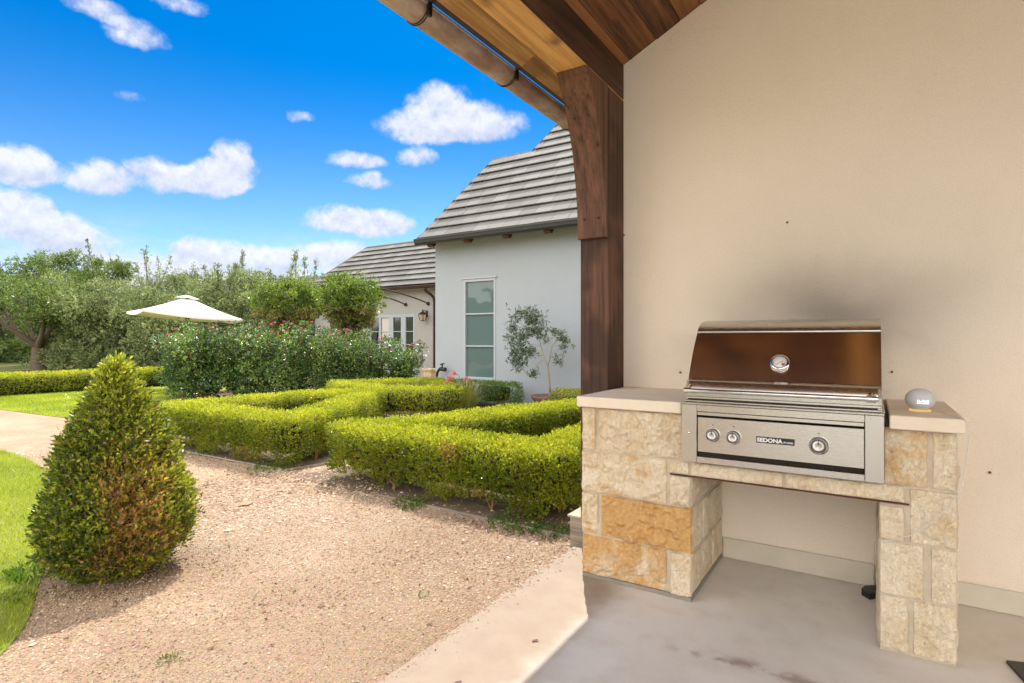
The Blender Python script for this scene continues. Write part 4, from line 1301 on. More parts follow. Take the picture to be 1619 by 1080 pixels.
# ================================================================== HEDGES
def seg_dist(x, y, segs):
    d = np.full(len(x), 1e9); nx = np.zeros(len(x)); ny = np.zeros(len(x))
    for (x1, y1), (x2, y2) in segs:
        ex, ey = x2 - x1, y2 - y1; l2 = ex * ex + ey * ey
        t = np.clip(((x - x1) * ex + (y - y1) * ey) / l2, 0, 1)
        dx, dy = x - (x1 + t * ex), y - (y1 + t * ey)
        dd = np.hypot(dx, dy); k = dd < d
        d = np.where(k, dd, d); nx = np.where(k, dx, nx); ny = np.where(k, dy, ny)
    n = np.maximum(np.hypot(nx, ny), 1e-6)
    return d, nx / n, ny / n
def hedge(name, path, closed, hw, top, label, dens, seed, matk='boxleaf', L=.017, per=6, viewlim=None, zbase=G, brown=0.05, group=None, foot=True, dead=()):
    r = np.random.default_rng(seed)
    segs = list(zip(path[:-1], path[1:])) + ([(path[-1], path[0])] if closed else [])
    xs = [p[0] for p in path]; ys = [p[1] for p in path]
    cx_, cy_ = sum(xs) / len(xs), sum(ys) / len(ys)
    root = empty(name, (cx_, cy_, zbase), label, 'hedge', group)
    H_ = top - zbase
    area = sum(math.hypot(b_[0] - a_[0], b_[1] - a_[1]) for a_, b_ in segs) * (2 * H_ + 2 * hw)
    want = int(area * dens)
    P = []; D = []; got = 0
    while got < want:
        n = want * 3
        x = r.uniform(min(xs) - hw - .1, max(xs) + hw + .1, n); y = r.uniform(min(ys) - hw - .1, max(ys) + hw + .1, n)
        z = r.uniform(zbase + .03, top + .05, n)
        d, nx, ny = seg_dist(x, y, segs)
        Q = np.stack([x, y, z], 1)
        bump_ = .022 * vnoise(Q, 6.0, seed) + .012 * vnoise(Q, 17.0, seed + 3)
        fz = (z - zbase) / H_
        wz = hw * (1 - .30 * np.clip((.35 - fz) / .35, 0, 1) ** 1.5)        # undercut foot
        a_ = d - wz - bump_ * 1.3; c_ = z - top - bump_ * .55 + .015 * np.clip((d / hw) ** 4, 0, 2)
        sd = np.maximum(a_, c_)
        k = (sd < 0) & (sd > -.075)
        # open up some gaps at the foot
        if foot: k &= ~((fz < .22) & (vnoise(Q, 5.0, seed + 9) > .05))
        topness = np.clip((c_ + .06) / .06, 0, 1); sideness = np.clip((a_ + .06) / .06, 0, 1)
        dirs = np.stack([nx * sideness, ny * sideness, topness + .25], 1)
        P.append(Q[k]); D.append(nrm(dirs[k] + 1e-6)); got += int(k.sum())
    P = np.concatenate(P)[:want]; D = np.concatenate(D)[:want]
    q, idx = leaves(P, D, r, per=per, stem=L * 2.2, L=L, W=L * .30)
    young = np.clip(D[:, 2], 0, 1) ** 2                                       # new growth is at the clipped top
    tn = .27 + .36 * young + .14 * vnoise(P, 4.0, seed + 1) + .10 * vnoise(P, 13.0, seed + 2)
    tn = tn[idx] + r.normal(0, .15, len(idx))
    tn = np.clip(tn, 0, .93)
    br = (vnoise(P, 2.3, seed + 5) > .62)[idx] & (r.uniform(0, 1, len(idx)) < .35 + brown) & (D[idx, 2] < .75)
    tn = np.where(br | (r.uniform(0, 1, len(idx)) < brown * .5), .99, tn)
    for (dx_, dy_, dz_, dr_) in dead:
        kk = np.sqrt((P[:, 0] - dx_) ** 2 + (P[:, 1] - dy_) ** 2 + (P[:, 2] - dz_) ** 2) < dr_ * r.uniform(.5, 1.2, len(P))
        tn = np.where(kk[idx] & (r.uniform(0, 1, len(idx)) < .85), .985 + r.uniform(-.02, .015, len(idx)), tn)
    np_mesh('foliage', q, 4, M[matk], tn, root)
    # woody inside
    b = MB()
    for (x1, y1), (x2, y2) in segs:
        l = math.hypot(x2 - x1, y2 - y1); ux_, uy_ = (x2 - x1) / l, (y2 - y1) / l
        px_, py_ = -uy_, ux_
        w_ = hw - .085; e = 0.0 if closed else -.06
        a_ = (x1 - ux_ * e, y1 - uy_ * e); c_ = (x2 + ux_ * e, y2 + uy_ * e)
        zb_, zt_ = zbase + (.14 * H_ / .5 if foot else 0.0), top - .085
        nseg = max(2, int(l / .15)); vs = []
        for i in range(nseg + 1):
            t = i / nseg; X = a_[0] + (c_[0] - a_[0]) * t; Y = a_[1] + (c_[1] - a_[1]) * t
            for (o, z) in ((-w_ * .7, zb_), (w_ * .7, zb_), (w_, zb_ + .12), (w_, zt_), (-w_, zt_), (-w_, zb_ + .12)):
                jj = .012 * math.sin(17 * X + 11 * Y + z * 40)
                vs.append((X + px_ * (o + jj), Y + py_ * (o + jj), z + jj))
        fs = []
        for i in range(nseg):
            for j in range(6):
                fs.append((i * 6 + j, i * 6 + (j + 1) % 6, (i + 1) * 6 + (j + 1) % 6, (i + 1) * 6 + j))
        fs.append(tuple(range(6))); fs.append(tuple(range(nseg * 6, nseg * 6 + 6)))
        b.add(vs, fs, .5, True)
    b.build('inner_growth', M['core'], root)
    b = MB(); rr_ = random.Random(seed)
    for (x1, y1), (x2, y2) in segs:
        l = math.hypot(x2 - x1, y2 - y1)
        for i in range(int(l / .28)):
            t = (i + rr_.random()) / max(1, int(l / .28)); o = rr_.uniform(-.1, .1)
            X = x1 + (x2 - x1) * t + o; Y = y1 + (y2 - y1) * t + rr_.uniform(-.1, .1)
            for k in range(4):
                b.tube([(X, Y, zbase - .01), (X + rr_.uniform(-.05, .05), Y + rr_.uniform(-.05, .05), zbase + .1), (X + rr_.uniform(-.16, .16), Y + rr_.uniform(-.16, .16), zbase + .26)], [.007, .005, .003], 5)
    b.build('stems', M['twig'], root)['kind'] = 'stuff'
    return root
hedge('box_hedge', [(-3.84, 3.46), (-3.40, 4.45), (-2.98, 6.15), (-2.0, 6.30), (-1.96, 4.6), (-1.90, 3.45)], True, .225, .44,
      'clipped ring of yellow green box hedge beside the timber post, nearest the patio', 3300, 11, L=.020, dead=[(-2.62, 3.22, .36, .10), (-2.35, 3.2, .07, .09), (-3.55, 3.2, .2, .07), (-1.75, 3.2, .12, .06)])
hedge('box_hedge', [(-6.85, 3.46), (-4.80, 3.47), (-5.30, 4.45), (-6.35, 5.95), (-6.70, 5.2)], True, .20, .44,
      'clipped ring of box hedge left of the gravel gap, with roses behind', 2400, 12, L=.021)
hedge('box_hedge', [(-8.0, 6.75), (-7.0, 8.15), (-6.5, 7.6), (-5.55, 6.95), (-6.25, 6.25)], True, .19, .45,
      'box hedge with a shaded front face behind the red flowering grass', 1500, 13, L=.022, per=5)
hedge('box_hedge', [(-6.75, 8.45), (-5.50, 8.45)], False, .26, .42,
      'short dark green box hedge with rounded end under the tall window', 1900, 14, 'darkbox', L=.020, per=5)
hedge('box_hedge', [(-3.75, 7.25), (-1.9, 7.25)], False, .22, .46,
      'bright box hedge end in front of the clay pot of the olive tree', 1700, 15, L=.022, per=5)
hedge('box_hedge', [(-16.1, -3.0), (-16.1, 9.2)], False, .30, .40,
      'long straight clipped hedge along the back of the far lawn', 950, 16, L=.035, per=5, foot=False)

# ------------------------------------------------------------------ bed edging
for pts, lab in (([(-3.3, 3.165), (-1.53, 3.135)], 'thin pale timber edging between the near hedge and the gravel path'),
                 ([(-6.9, 3.235), (-4.66, 3.29), (-4.55, 3.72)], 'thin pale edging around the corner of the left hedge bed')):
    b = MB()
    for (x1, y1), (x2, y2) in zip(pts[:-1], pts[1:]):
        l = math.hypot(x2 - x1, y2 - y1); ox, oy = -(y2 - y1) / l * .007, (x2 - x1) / l * .007
        vs = [(x1 - ox, y1 - oy, G - .02), (x2 - ox, y2 - oy, G - .02), (x2 + ox, y2 + oy, G - .02), (x1 + ox, y1 + oy, G - .02),
              (x1 - ox, y1 - oy, G + .016), (x2 - ox, y2 - oy, G + .016), (x2 + ox, y2 + oy, G + .016), (x1 + ox, y1 + oy, G + .016)]
        b.add(vs, [(4, 5, 6, 7), (0, 1, 5, 4), (1, 2, 6, 5), (2, 3, 7, 6), (3, 0, 4, 7)], .5)
    tag(b.build('bed_edging', M['edgewood']), lab, 'edging')

# ------------------------------------------------------------------ cone topiary
def topiary():
    r = np.random.default_rng(21)
    c = Vector((-3.375, 1.375, G))
    root = empty('cone_topiary', c, 'tapering egg shaped box bush with brown dead patches standing on the gravel', 'topiary bush')
    zz = np.array([0, .05, .12, .25, .42, .62, .82, .95, 1.04, 1.10]); rr_ = np.array([.17, .22, .285, .328, .312, .232, .145, .085, .042, .004])
    n = 11500
    z = r.uniform(0, 1.10, n * 4); keep = r.uniform(0, .40, n * 4) < np.interp(z, zz, rr_) + .03
    z = z[keep][:n]; n = len(z)
    a = r.uniform(0, 2 * math.pi, n)
    R_ = np.interp(z, zz, rr_)
    Q = np.stack([np.cos(a) * R_, np.sin(a) * R_, z], 1)
    bmp = (.034 * vnoise(Q, 6.0, 4.) + .030 * vnoise(Q, 15.0, 8.)) * np.clip(R_ / .25, .3, 1)
    depth = np.abs(r.normal(0, .05, n))
    R2 = np.maximum(R_ + bmp - depth, .0)
    P = np.stack([np.cos(a) * R2, np.sin(a) * R2, z], 1) + np.array(c)
    D = np.stack([np.cos(a), np.sin(a), np.full(n, 1.5)], 1)
    q, idx = leaves(P, nrm(D), r, per=7, stem=.070, L=.025, W=.0060, spread=.75, jit=.38)
    # view-independent patches: yellower leaves towards the top, dieback low on the side that faces the patio
    dieback = np.exp(-((z - .36) / .26) ** 2) * np.clip(np.cos(a - math.radians(-20)), 0, 1) ** 1.2
    tn = .40 + .17 * vnoise(P, 5.0, 2.) + .22 * np.clip((z - .70) / .35, 0, 1)
    tn = tn[idx] + r.normal(0, .17, len(idx))
    dead = r.uniform(0, 1, len(idx)) < (.70 * dieback * (vnoise(P, 6., 5.) > -.1) + .015)[idx]
    tn = np.where(dead, .86 + .14 * r.uniform(0, 1, len(idx)), np.clip(tn, 0, .80))
    np_mesh('foliage', q, 4, M['coneleaf'], tn, root)
    b = MB()
    b.lathe([(float(max(R_ - .10, .0)), float(z_)) for z_, R_ in zip(zz[2:-2], rr_[2:-2])], c, 'z', 24); b.build('inner_growth', M['core'], root)
    b = MB(); g = random.Random(4)
    for i in range(120):
        a_ = g.uniform(0, 6.28); r0 = g.uniform(0, .08); r1 = g.uniform(.12, .25); h = g.uniform(.1, .50)
        b.tube([c + Vector((r0 * math.cos(a_), r0 * math.sin(a_), -.01)), c + Vector((r1 * .6 * math.cos(a_ + .1), r1 * .6 * math.sin(a_ + .1), h * .45)),
                c + Vector((r1 * math.cos(a_ + .2), r1 * math.sin(a_ + .2), h))], [.006, .004, .002], 5)
    for i in range(150):      # bare twigs showing in the dead side and at the foot
        low = i % 2
        a_ = math.radians(g.uniform(-75, 30)) if not low else g.uniform(-2.6, .6)
        h = g.uniform(.03, .14) if low else g.uniform(.12, .52)
        R0 = float(np.interp(h, zz, rr_)) * .75; R1 = float(np.interp(h + .12, zz, rr_)) + .012
        p0 = c + Vector((R0 * math.cos(a_), R0 * math.sin(a_), h)); p1 = c + Vector((R1 * math.cos(a_ + g.uniform(-.15, .15)), R1 * math.sin(a_ + g.uniform(-.1, .1)), h + g.uniform(.08, .16)))
        b.tube([p0, p0.lerp(p1, .6) + Vector((g.uniform(-.01, .01), g.uniform(-.01, .01), .0)), p1], [.0032, .0024, .0012], 4)
        for k in range(2):
            m2 = p0.lerp(p1, g.uniform(.3, .8)); b.tube([m2, m2 + Vector((g.uniform(-.04, .04), g.uniform(-.04, .04), g.uniform(.02, .06)))], [.002, .001], 4)
    b.build('stems', M['twig'], root)['kind'] = 'stuff'
topiary()

# ------------------------------------------------------------------ leafy crowns
def clump_cloud(centers, radii, n_per, r, squash=.8):
    """points and outward directions around many small clumps"""
    P = []; D = []
    for c, rad in zip(centers, radii):
        v = nrm(r.normal(0, 1, (n_per, 3)))
        rr_ = rad * r.uniform(.35, 1.0, (n_per, 1)) ** .5
        o = v * rr_; o[:, 2] *= squash
        P.append(np.array(c) + o); D.append(nrm(v + np.array([0, 0, .5])))
    return np.concatenate(P), np.concatenate(D)

def rose_bush(x, y, h, rad, label, seed, nfl):
    r = np.random.default_rng(seed); g = random.Random(seed)
    root = empty('rose_bush', (x, y, G), label, 'rose bush', 'row of pink rose bushes behind the hedges')
    cs_ = []; rs = []
    b = MB()
    for i in range(17):
        a = g.uniform(0, 6.28); rr_ = rad * g.uniform(.15, .95); hh = h * g.uniform(.62, 1.04)
        tipv = Vector((x + rr_ * math.cos(a), y + rr_ * math.sin(a), G + hh))
        midv = Vector((x + rr_ * .4 * math.cos(a), y + rr_ * .4 * math.sin(a), G + hh * .5))
        b.tube([(x + .1 * math.cos(a), y + .1 * math.sin(a), G), midv, tipv], [.012, .009, .005], 5)
        for k in range(7):
            t = .12 + .88 * (k + g.random()) / 7
            p = Vector((x, y, G)).lerp(midv, t * 2) if t < .5 else midv.lerp(tipv, t * 2 - 1)
            cs_.append((p.x + g.uniform(-.13, .13), p.y + g.uniform(-.13, .13), p.z + g.uniform(-.06, .08))); rs.append(g.uniform(.10, .19))
    for k in range(26):
        a = g.uniform(0, 6.28); rr_ = rad * g.uniform(.2, .95)
        cs_.append((x + rr_ * math.cos(a), y + rr_ * math.sin(a), G + h * g.uniform(.03, .45))); rs.append(g.uniform(.10, .18))
    P, D = clump_cloud(cs_, rs, 31, r)
    q, idx = leaves(P, D, r, per=4, stem=.06, L=.042, W=.014, spread=1.0)
    ct = r.normal(0, .16, len(P) // 31 + 1)[np.arange(len(P)) // 31]
    tn = np.clip(.50 + .14 * vnoise(P, 3., seed)[idx] + ct[idx] + r.normal(0, .24, len(idx)), 0, 1)
    np_mesh('foliage', q, 4, M['roseleaf'], tn, root)
    b.build('stems', M['twig'], root)
    for i in range(nfl):
        a = g.uniform(0, 6.28); rr_ = rad * g.uniform(.3, 1.0)
        p = Vector((x + rr_ * math.cos(a), y + rr_ * math.sin(a), G + h * g.uniform(.80, 1.08)))
        fb = MB(); s = g.uniform(.032, .052)
        for k in range(14):
            aa = k * 2.4; tilt = .25 + .05 * k
            d = Vector((math.cos(aa) * tilt, math.sin(aa) * tilt, 1 - .04 * k)).normalized(); sd = d.cross(Vector((0, 0, 1)));
            sd = sd.normalized() if sd.length > 1e-3 else Vector((1, 0, 0))
            fb.add([p, p + d * s * .7 + sd * s * .55, p + d * s * 1.15, p + d * s * .7 - sd * s * .55], [(0, 1, 2, 3)], g.random())
        fb.build('flower', M['petal'], root)
RL = ['leftmost rose bush, beside the top of the cone bush', 'rose bush in front of the umbrella pole, with flowers standing above its leaves', 'rose bush just right of the umbrella pole under the canopy edge',
      'rose bush under the right tip of the umbrella', 'rose bush in front of the left vine clump', 'rose bush between the two vine clumps', 'rose bush in front of the right vine clump',
      'rose bush in front of the glazed garden doors', 'rightmost low rose bush reaching towards the brown downpipe']
for i in range(9):
    t = i / 8
    x_ = -12.45 + (12.45 - 8.75) * t; y_ = 6.25 + (9.15 - 6.25) * t
    hh = [1.35, 1.50, 1.50, 1.52, 1.50, 1.45, 1.35, 1.20, 1.05][i]
    rose_bush(x_ + rnd.uniform(-.1, .1), y_ + rnd.uniform(-.1, .1), hh, .66 if i < 8 else .42, RL[i], 100 + i, 6 if i != 8 else 4)

def vine(name, cx_, cy_, zc, rx, ry_, rz_, label, seed, n=95):
    r = np.random.default_rng(seed); g = random.Random(seed)
    root = empty(name, (cx_, cy_, G), label, 'vine')
    cs_ = []; rs = []
    while len(cs_) < n:
        v = Vector((g.uniform(-1, 1), g.uniform(-1, 1), g.uniform(-1, 1)))
        if .35 < v.length < 1.0:
            cs_.append((cx_ + v.x * rx, cy_ + v.y * ry_, zc + v.z * rz_)); rs.append(g.uniform(.08, .26))
    for i in range(16):     # loose trailing shoots
        a = g.uniform(0, 6.28); zz_ = g.uniform(-.9, 1.0); q_ = g.uniform(.95, 1.35)
        cs_.append((cx_ + rx * q_ * math.cos(a) * (1 - .4 * abs(zz_)), cy_ + ry_ * q_ * math.sin(a) * (1 - .4 * abs(zz_)), zc + rz_ * zz_)); rs.append(g.uniform(.05, .12))
    for i in range(26):     # hanging and climbing growth down the support
        t = g.random(); cs_.append((cx_ + g.uniform(-.28, .28), cy_ + g.uniform(-.25, .25), zc - rz_ * .7 - t * 1.0)); rs.append(g.uniform(.10, .18))
    P, D = clump_cloud(cs_, rs, 42, r)
    q, idx = leaves(P, D, r, per=4, stem=.07, L=.060, W=.019, spread=1.0)
    tn = .45 + (r.normal(0, .12, len(P) // 42 + 1)[np.arange(len(P)) // 42])[idx] + .15 * vnoise(P, 3., seed)[idx] + r.normal(0, .18, len(idx))
    tn = np.where((P[idx, 2] < zc - rz_ * .3) & (r.uniform(0, 1, len(idx)) < .45), 1.0, np.clip(tn, 0, .9))
    np_mesh('foliage', q, 4, M['vineleaf'], tn, root)
    b = MB()
    for i in range(14):
        a = g.uniform(0, 6.28)
        b.tube([(cx_ + .12 * math.cos(a), cy_ + .12 * math.sin(a), G), (cx_ + .15 * math.cos(a + 1), cy_ + .15 * math.sin(a + 1), zc * .5), (cx_ + .16 * math.cos(a + 2), cy_ + .16 * math.sin(a + 2), zc - .2),
                (cx_ + rx * .7 * math.cos(a + 2), cy_ + ry_ * .7 * math.sin(a + 2), zc + rz_ * g.uniform(-.5, .5))], [.02, .016, .012, .006], 6)
    b.build('stems', M['bark'], root)
vine('climbing_vine', -11.36, 9.95, 2.20, .74, .75, .66, 'rounded leafy vine crown on its support, nearest the glazed doors', 31)
vine('climbing_vine', -13.20, 9.45, 2.15, .92, .8, .58, 'lower wide vine clump to the left, beside the wild trees', 32)

# ------------------------------------------------------------------ trees
def tree(name, x, y, h, crx, label, seed, matk, leafL=.075, clumps=150, per_clump=26, shoots=0, low=.25, trunk=.16, skirt=.6):
    r = np.random.default_rng(seed); g = random.Random(seed)
    root = empty(name, (x, y, G - .05), label, 'tree')
    b = MB()
    lean = Vector((g.uniform(-.25, .25), g.uniform(-.25, .25), 0))
    z0 = G - .06
    fork = Vector((x, y, z0)) + lean * h * .2 + Vector((0, 0, h * low))
    b.tube([(x, y, z0), Vector((x, y, z0)).lerp(fork, .5) + Vector((g.uniform(-.06, .06), g.uniform(-.06, .06), 0)), fork], [trunk * 1.25, trunk, trunk * .85], 8)
    ends = []
    for i in range(9):
        a = i * 2.4 + g.uniform(-.4, .4); rr_ = crx * g.uniform(.35, .85); zt = h * g.uniform(.55, .93)
        e = Vector((x + rr_ * math.cos(a), y + rr_ * math.sin(a), z0 + zt))
        m_ = fork.lerp(e, .5) + Vector((rr_ * .12 * math.cos(a), rr_ * .12 * math.sin(a), -h * .04))
        b.tube([fork, m_, e], [trunk * .55, trunk * .36, trunk * .12], 6)
        ends.append((m_, e))
        for k in range(3):
            e2 = e + Vector((g.uniform(-1, 1) * crx * .35, g.uniform(-1, 1) * crx * .35, g.uniform(-.05, .2) * h))
            b.tube([m_.lerp(e, .5), e2], [trunk * .16, trunk * .05], 5)
            ends.append((e, e2))
    cs_ = []; rs = []
    while len(cs_) < clumps:
        m_, e = g.choice(ends)
        p = m_.lerp(e, g.uniform(.3, 1.1)) + Vector((g.gauss(0, 1), g.gauss(0, 1), g.gauss(0, .8))) * crx * .20
        if p.z < z0 + h * (low * .7) or p.z > z0 + h: continue
        cs_.append(tuple(p)); rs.append(g.uniform(.16, .42) * crx / 2.2)
    for _ in range(int(clumps * skirt)):
        a = g.uniform(0, 6.28); rr_ = crx * g.uniform(.2, 1.0) ** .6 * .95
        cs_.append((x + rr_ * math.cos(a), y + rr_ * math.sin(a), z0 + h * g.uniform(.06, .62))); rs.append(g.uniform(.20, .38) * crx / 2.2)
    P, D = clump_cloud(cs_, rs, per_clump, r, .7)
    if shoots:
        for s_ in range(shoots):
            a = g.uniform(0, 6.28); rr_ = crx * g.uniform(0, .75)
            b0 = Vector((x + rr_ * math.cos(a), y + rr_ * math.sin(a), z0 + h * .62)); t0 = b0 + Vector((g.uniform(-.6, .6), g.uniform(-.6, .6), h * g.uniform(.30, .72)))
            b.tube([b0, b0.lerp(t0, .5) + Vector((g.uniform(-.1, .1), g.uniform(-.1, .1), 0)), t0], [.03, .02, .006], 5)
            n = 75; t = r.uniform(.1, 1, n)[:, None] ** .8
            pp = np.array(b0) * (1 - t) + np.array(t0) * t + r.normal(0, 1, (n, 3)) * (.15 * (1.15 - t))
            P = np.concatenate([P, pp]); D = np.concatenate([D, nrm(r.normal(0, .6, (n, 3)) + np.array([0, 0, 1.]))])
    q, idx = leaves(P, D, r, per=5, stem=leafL * 1.5, L=leafL, W=leafL * .27, spread=.9)
    ct = r.normal(0, .13, len(P) // 20 + 1)[np.arange(len(P)) // 20 % (len(P) // 20 + 1)]
    tn = np.clip(.45 + .16 * vnoise(P, 1.1, seed)[idx] + ct[idx] + r.normal(0, .18, len(idx)), 0, 1)
    np_mesh('crown', q, 4, M[matk], tn, root)
    b.build('trunk', M['bark'], root)
    return root
F_ = np.array([-math.sin(YAW), math.cos(YAW)]); R_v = np.array([math.cos(YAW), math.sin(YAW)])
def at(lat, dep):
    """ground point at lateral/forward distance from the path corner where the view is taken"""
    p = F_ * dep + R_v * lat
    return float(p[0]), float(p[1])
TR = [  # lateral, depth, height, crown radius, material, shoots, low, leaf, label
    (-18.9, 22.4, 3.6, 2.1, 'oakleaf', 0, .28, .085, 'dark leaved oak with bare forked trunk showing at the left picture edge'),
    (-22.2, 26.5, 5.5, 1.9, 'oakleaf', 0, .30, .085, 'tall green oak whose top stands highest on the left of the tree line'),
    (-16.3, 22.6, 3.1, 1.9, 'greyleaf', 0, .10, .080, 'low grey green tree with twin stem just behind the long hedge'),
    (-25.2, 32.0, 5.6, 1.9, 'oakleaf', 2, .2, .09, 'darker oak behind and right of the highest left crown'),
    (-17.8, 24.0, 3.9, 2.3, 'greyleaf', 0, .12, .080, 'pale grey green bushy tree directly above the cone bush'),
    (-21.9, 30.0, 5.5, 1.5, 'oakleaf', 4, .2, .085, 'narrow dark evergreen rising behind the pale bushy tree'),
    (-14.9, 22.5, 3.4, 2.1, 'greyleaf', 0, .10, .080, 'grey green tree left of the umbrella tip'),
    (-16.2, 26.5, 4.4, 1.6, 'greyleaf', 6, .15, .070, 'slender shooting tree with spiky top left of the umbrella'),
    (-12.2, 21.0, 3.2, 2.0, 'greyleaf', 3, .12, .075, 'loose tree standing right behind the umbrella canopy'),
    (-12.9, 25.5, 4.4, 1.5, 'greyleaf', 6, .15, .070, 'upright tree with long bare shoots above the umbrella'),
    (-9.9, 21.5, 3.7, 1.9, 'greyleaf', 5, .15, .070, 'twiggy tree with dark forked limb right of the umbrella'),
    (-8.6, 25.0, 3.9, 2.0, 'greyleaf', 4, .15, .080, 'tree filling the gap behind the left vine clump'),
    (-11.0, 29.0, 4.3, 2.2, 'oakleaf', 3, .15, .085, 'dark tree far back between umbrella and vines'),
    (-28.5, 31.0, 5.3, 2.6, 'oakleaf', 0, .2, .09, 'broad oak at the far left behind the forked trunk'),
    (-6.0, 30.0, 3.8, 2.2, 'oakleaf', 0, .15, .09, 'distant tree just left of the rear wing roof'),
]
for i, (la, de, h_, cr, mk, sh, lo_, lf, lb) in enumerate(TR):
    x_, y_ = at(la, de)
    tree('oak_tree' if mk == 'oakleaf' else 'wild_tree', x_, y_, h_, cr, lb, 300 + i, mk, lf, clumps=int(85 + cr * 28), per_clump=34, shoots=sh, low=lo_, trunk=(.24 if i == 0 else .16), skirt=(0 if i == 0 else .30 if i == 1 else .85))
# understory that reads as one mass behind the trunks
P = []; r = np.random.default_rng(77)
for k in range(900):
    la = r.uniform(-34, 4); de = r.uniform(30, 38)
    x_, y_ = at(la, de); P.append((x_, y_, G + abs(r.normal(0, 1.0))))
P = np.array(P); PP, DD = clump_cloud(P, r.uniform(.4, .8, len(P)), 22, r)
PP[:, 2] = np.maximum(PP[:, 2], G)
q, idx = leaves(PP, DD, r, per=4, stem=.15, L=.15, W=.05)
tag(np_mesh('far_woodland', q, 4, M['oakleaf'], np.clip(.4 + r.normal(0, .2, len(idx)), 0, 1)), kind='stuff', label='mass of distant woodland undergrowth behind the tree line', cat='woodland')

# ------------------------------------------------------------------ olive tree in its pot
ol = empty('potted_olive_tree', (-4.50, 8.2, G), 'thin young olive tree in a brown clay pot against the white wing', 'olive tree')
b = MB(); b.lathe([(.001, 0), (.20, 0), (.27, .22), (.31, .27), (.32, .31), (.29, .31), (.26, .27), (.001, .26)], (-4.50, 8.2, G), 'z', 32)
b.build('pot', M['terracotta'], ol)
g = random.Random(9); r = np.random.default_rng(9)
b = MB()
OY = 8.2
def O(x, z, dy=0): return Vector((x, OY + dy, z))
fork = O(-4.535, .75)
b.tube([O(-4.49, .2), O(-4.50, .45), fork], [.020, .017, .015], 7)
main = [fork, O(-4.62, .93), O(-4.70, 1.1, .05), O(-4.749, 1.27, .05)]
b.tube(main, [.011, .010, .008, .006], 6)
rightb = [fork, O(-4.46, .92, -.05), O(-4.43, 1.085, -.06), O(-4.38, 1.17), O(-4.346, 1.215)]
b.tube(rightb, [.009, .008, .006, .005, .004], 6)
twigs = [([main[1], O(-4.72, .90), O(-4.95, .95), O(-5.1, .92)]), ([main[3], O(-4.95, 1.3), O(-5.25, 1.25)]), ([main[3], O(-4.85, 1.42), O(-5.0, 1.62), O(-5.04, 1.75)]),
         ([main[3], O(-4.72, 1.42), O(-4.68, 1.62)]), ([main[2], O(-4.9, 1.12), O(-5.12, 1.14)]), ([main[2], O(-4.85, 1.02), O(-5.0, .98)]), ([O(-5.0, .96), O(-5.1, .85), O(-5.08, .68)]),
         ([O(-4.6, .88), O(-4.74, .78), O(-4.815, .59)]), ([rightb[2], O(-4.30, 1.12), O(-4.18, 1.12)]), ([rightb[2], O(-4.5, 1.2), O(-4.62, 1.27)]), ([rightb[4], O(-4.27, 1.26)]),
         ([rightb[3], O(-4.38, 1.35)]), ([rightb[1], O(-4.36, .92), O(-4.29, .83)]), ([main[3], O(-5.0, 1.45), O(-5.2, 1.52)])]
for t in twigs:
    b.tube(t, [.004] * (len(t) - 1) + [.002], 5)
b.build('trunk', M['olivebark'], ol)
blobs = [(-5.2, 1.50, .10), (-5.05, 1.62, .12), (-4.90, 1.63, .13), (-4.76, 1.60, .12), (-4.70, 1.50, .08), (-4.90, 1.38, .12), (-4.78, 1.34, .11), (-4.66, 1.34, .08), (-5.22, 1.36, .06), (-5.28, 1.22, .09), (-5.1, 1.2, .09), (-5.0, 1.25, .07),
         (-5.14, 1.08, .09), (-4.98, 1.03, .09), (-5.12, .92, .12), (-5.24, .93, .06), (-4.95, .95, .08), (-4.84, .98, .07), (-5.17, .80, .08), (-5.05, .80, .06), (-5.08, .69, .05), (-4.81, .60, .07),
         (-4.30, .84, .06), (-4.24, 1.16, .07), (-4.18, 1.08, .06), (-4.28, 1.22, .05), (-4.39, 1.33, .06), (-4.27, 1.30, .03), (-4.60, 1.22, .06), (-4.86, 1.5, .1)]
P = []
for x_, z_, rr_ in blobs:
    n = int(330 * rr_)
    v = r.normal(0, .55, (n, 3)) * rr_
    P.append(np.array([x_, OY, z_]) + v * np.array([1, 1.2, .9]))
P = np.concatenate(P); D = nrm(r.normal(0, .6, P.shape) + np.array([-.2, 0, .3]))
q, idx = leaves(P, D, r, per=5, stem=.07, L=.060, W=.0092, spread=.8)
np_mesh('foliage', q, 4, M['oliveleaf'], np.clip(.45 + r.normal(0, .25, len(idx)), 0, 1), ol)

# ------------------------------------------------------------------ ornamental grass with coral flower spikes
og = empty('flowering_grass', (-5.62, 7.35, G), 'straw coloured arching grass clump with coral red flower spikes before the window hedge', 'ornamental grass')
r = np.random.default_rng(55); g = random.Random(55)
qs = []; ts = []
for i in range(420):
    a = r.uniform(0, 6.28); reach = r.uniform(.1, .50); h = r.uniform(.25, .62); base = np.array([-5.5, 7.3, G]) + np.array([math.cos(a), math.sin(a), 0]) * r.uniform(0, .08)
    prev = base; wv = np.array([-math.sin(a), math.cos(a), 0]) * .004
    for k in range(1, 6):
        t = k / 5
        p = base + np.array([math.cos(a), math.sin(a), 0]) * reach * t ** 1.3 + np.array([0, 0, 1]) * h * math.sin(t * 1.9) / 1.0
        w1 = wv * (1.05 - t)
        w0 = wv * (1.05 - (k - 1) / 5)
        qs.append([prev - w0, prev + w0, p + w1, p - w1]); ts.append(r.uniform(0, 1)); prev = p
np_mesh('blades', np.array(qs).reshape(-1, 3), 4, M['straw'], np.array(ts), og)
b = MB(); fl = []
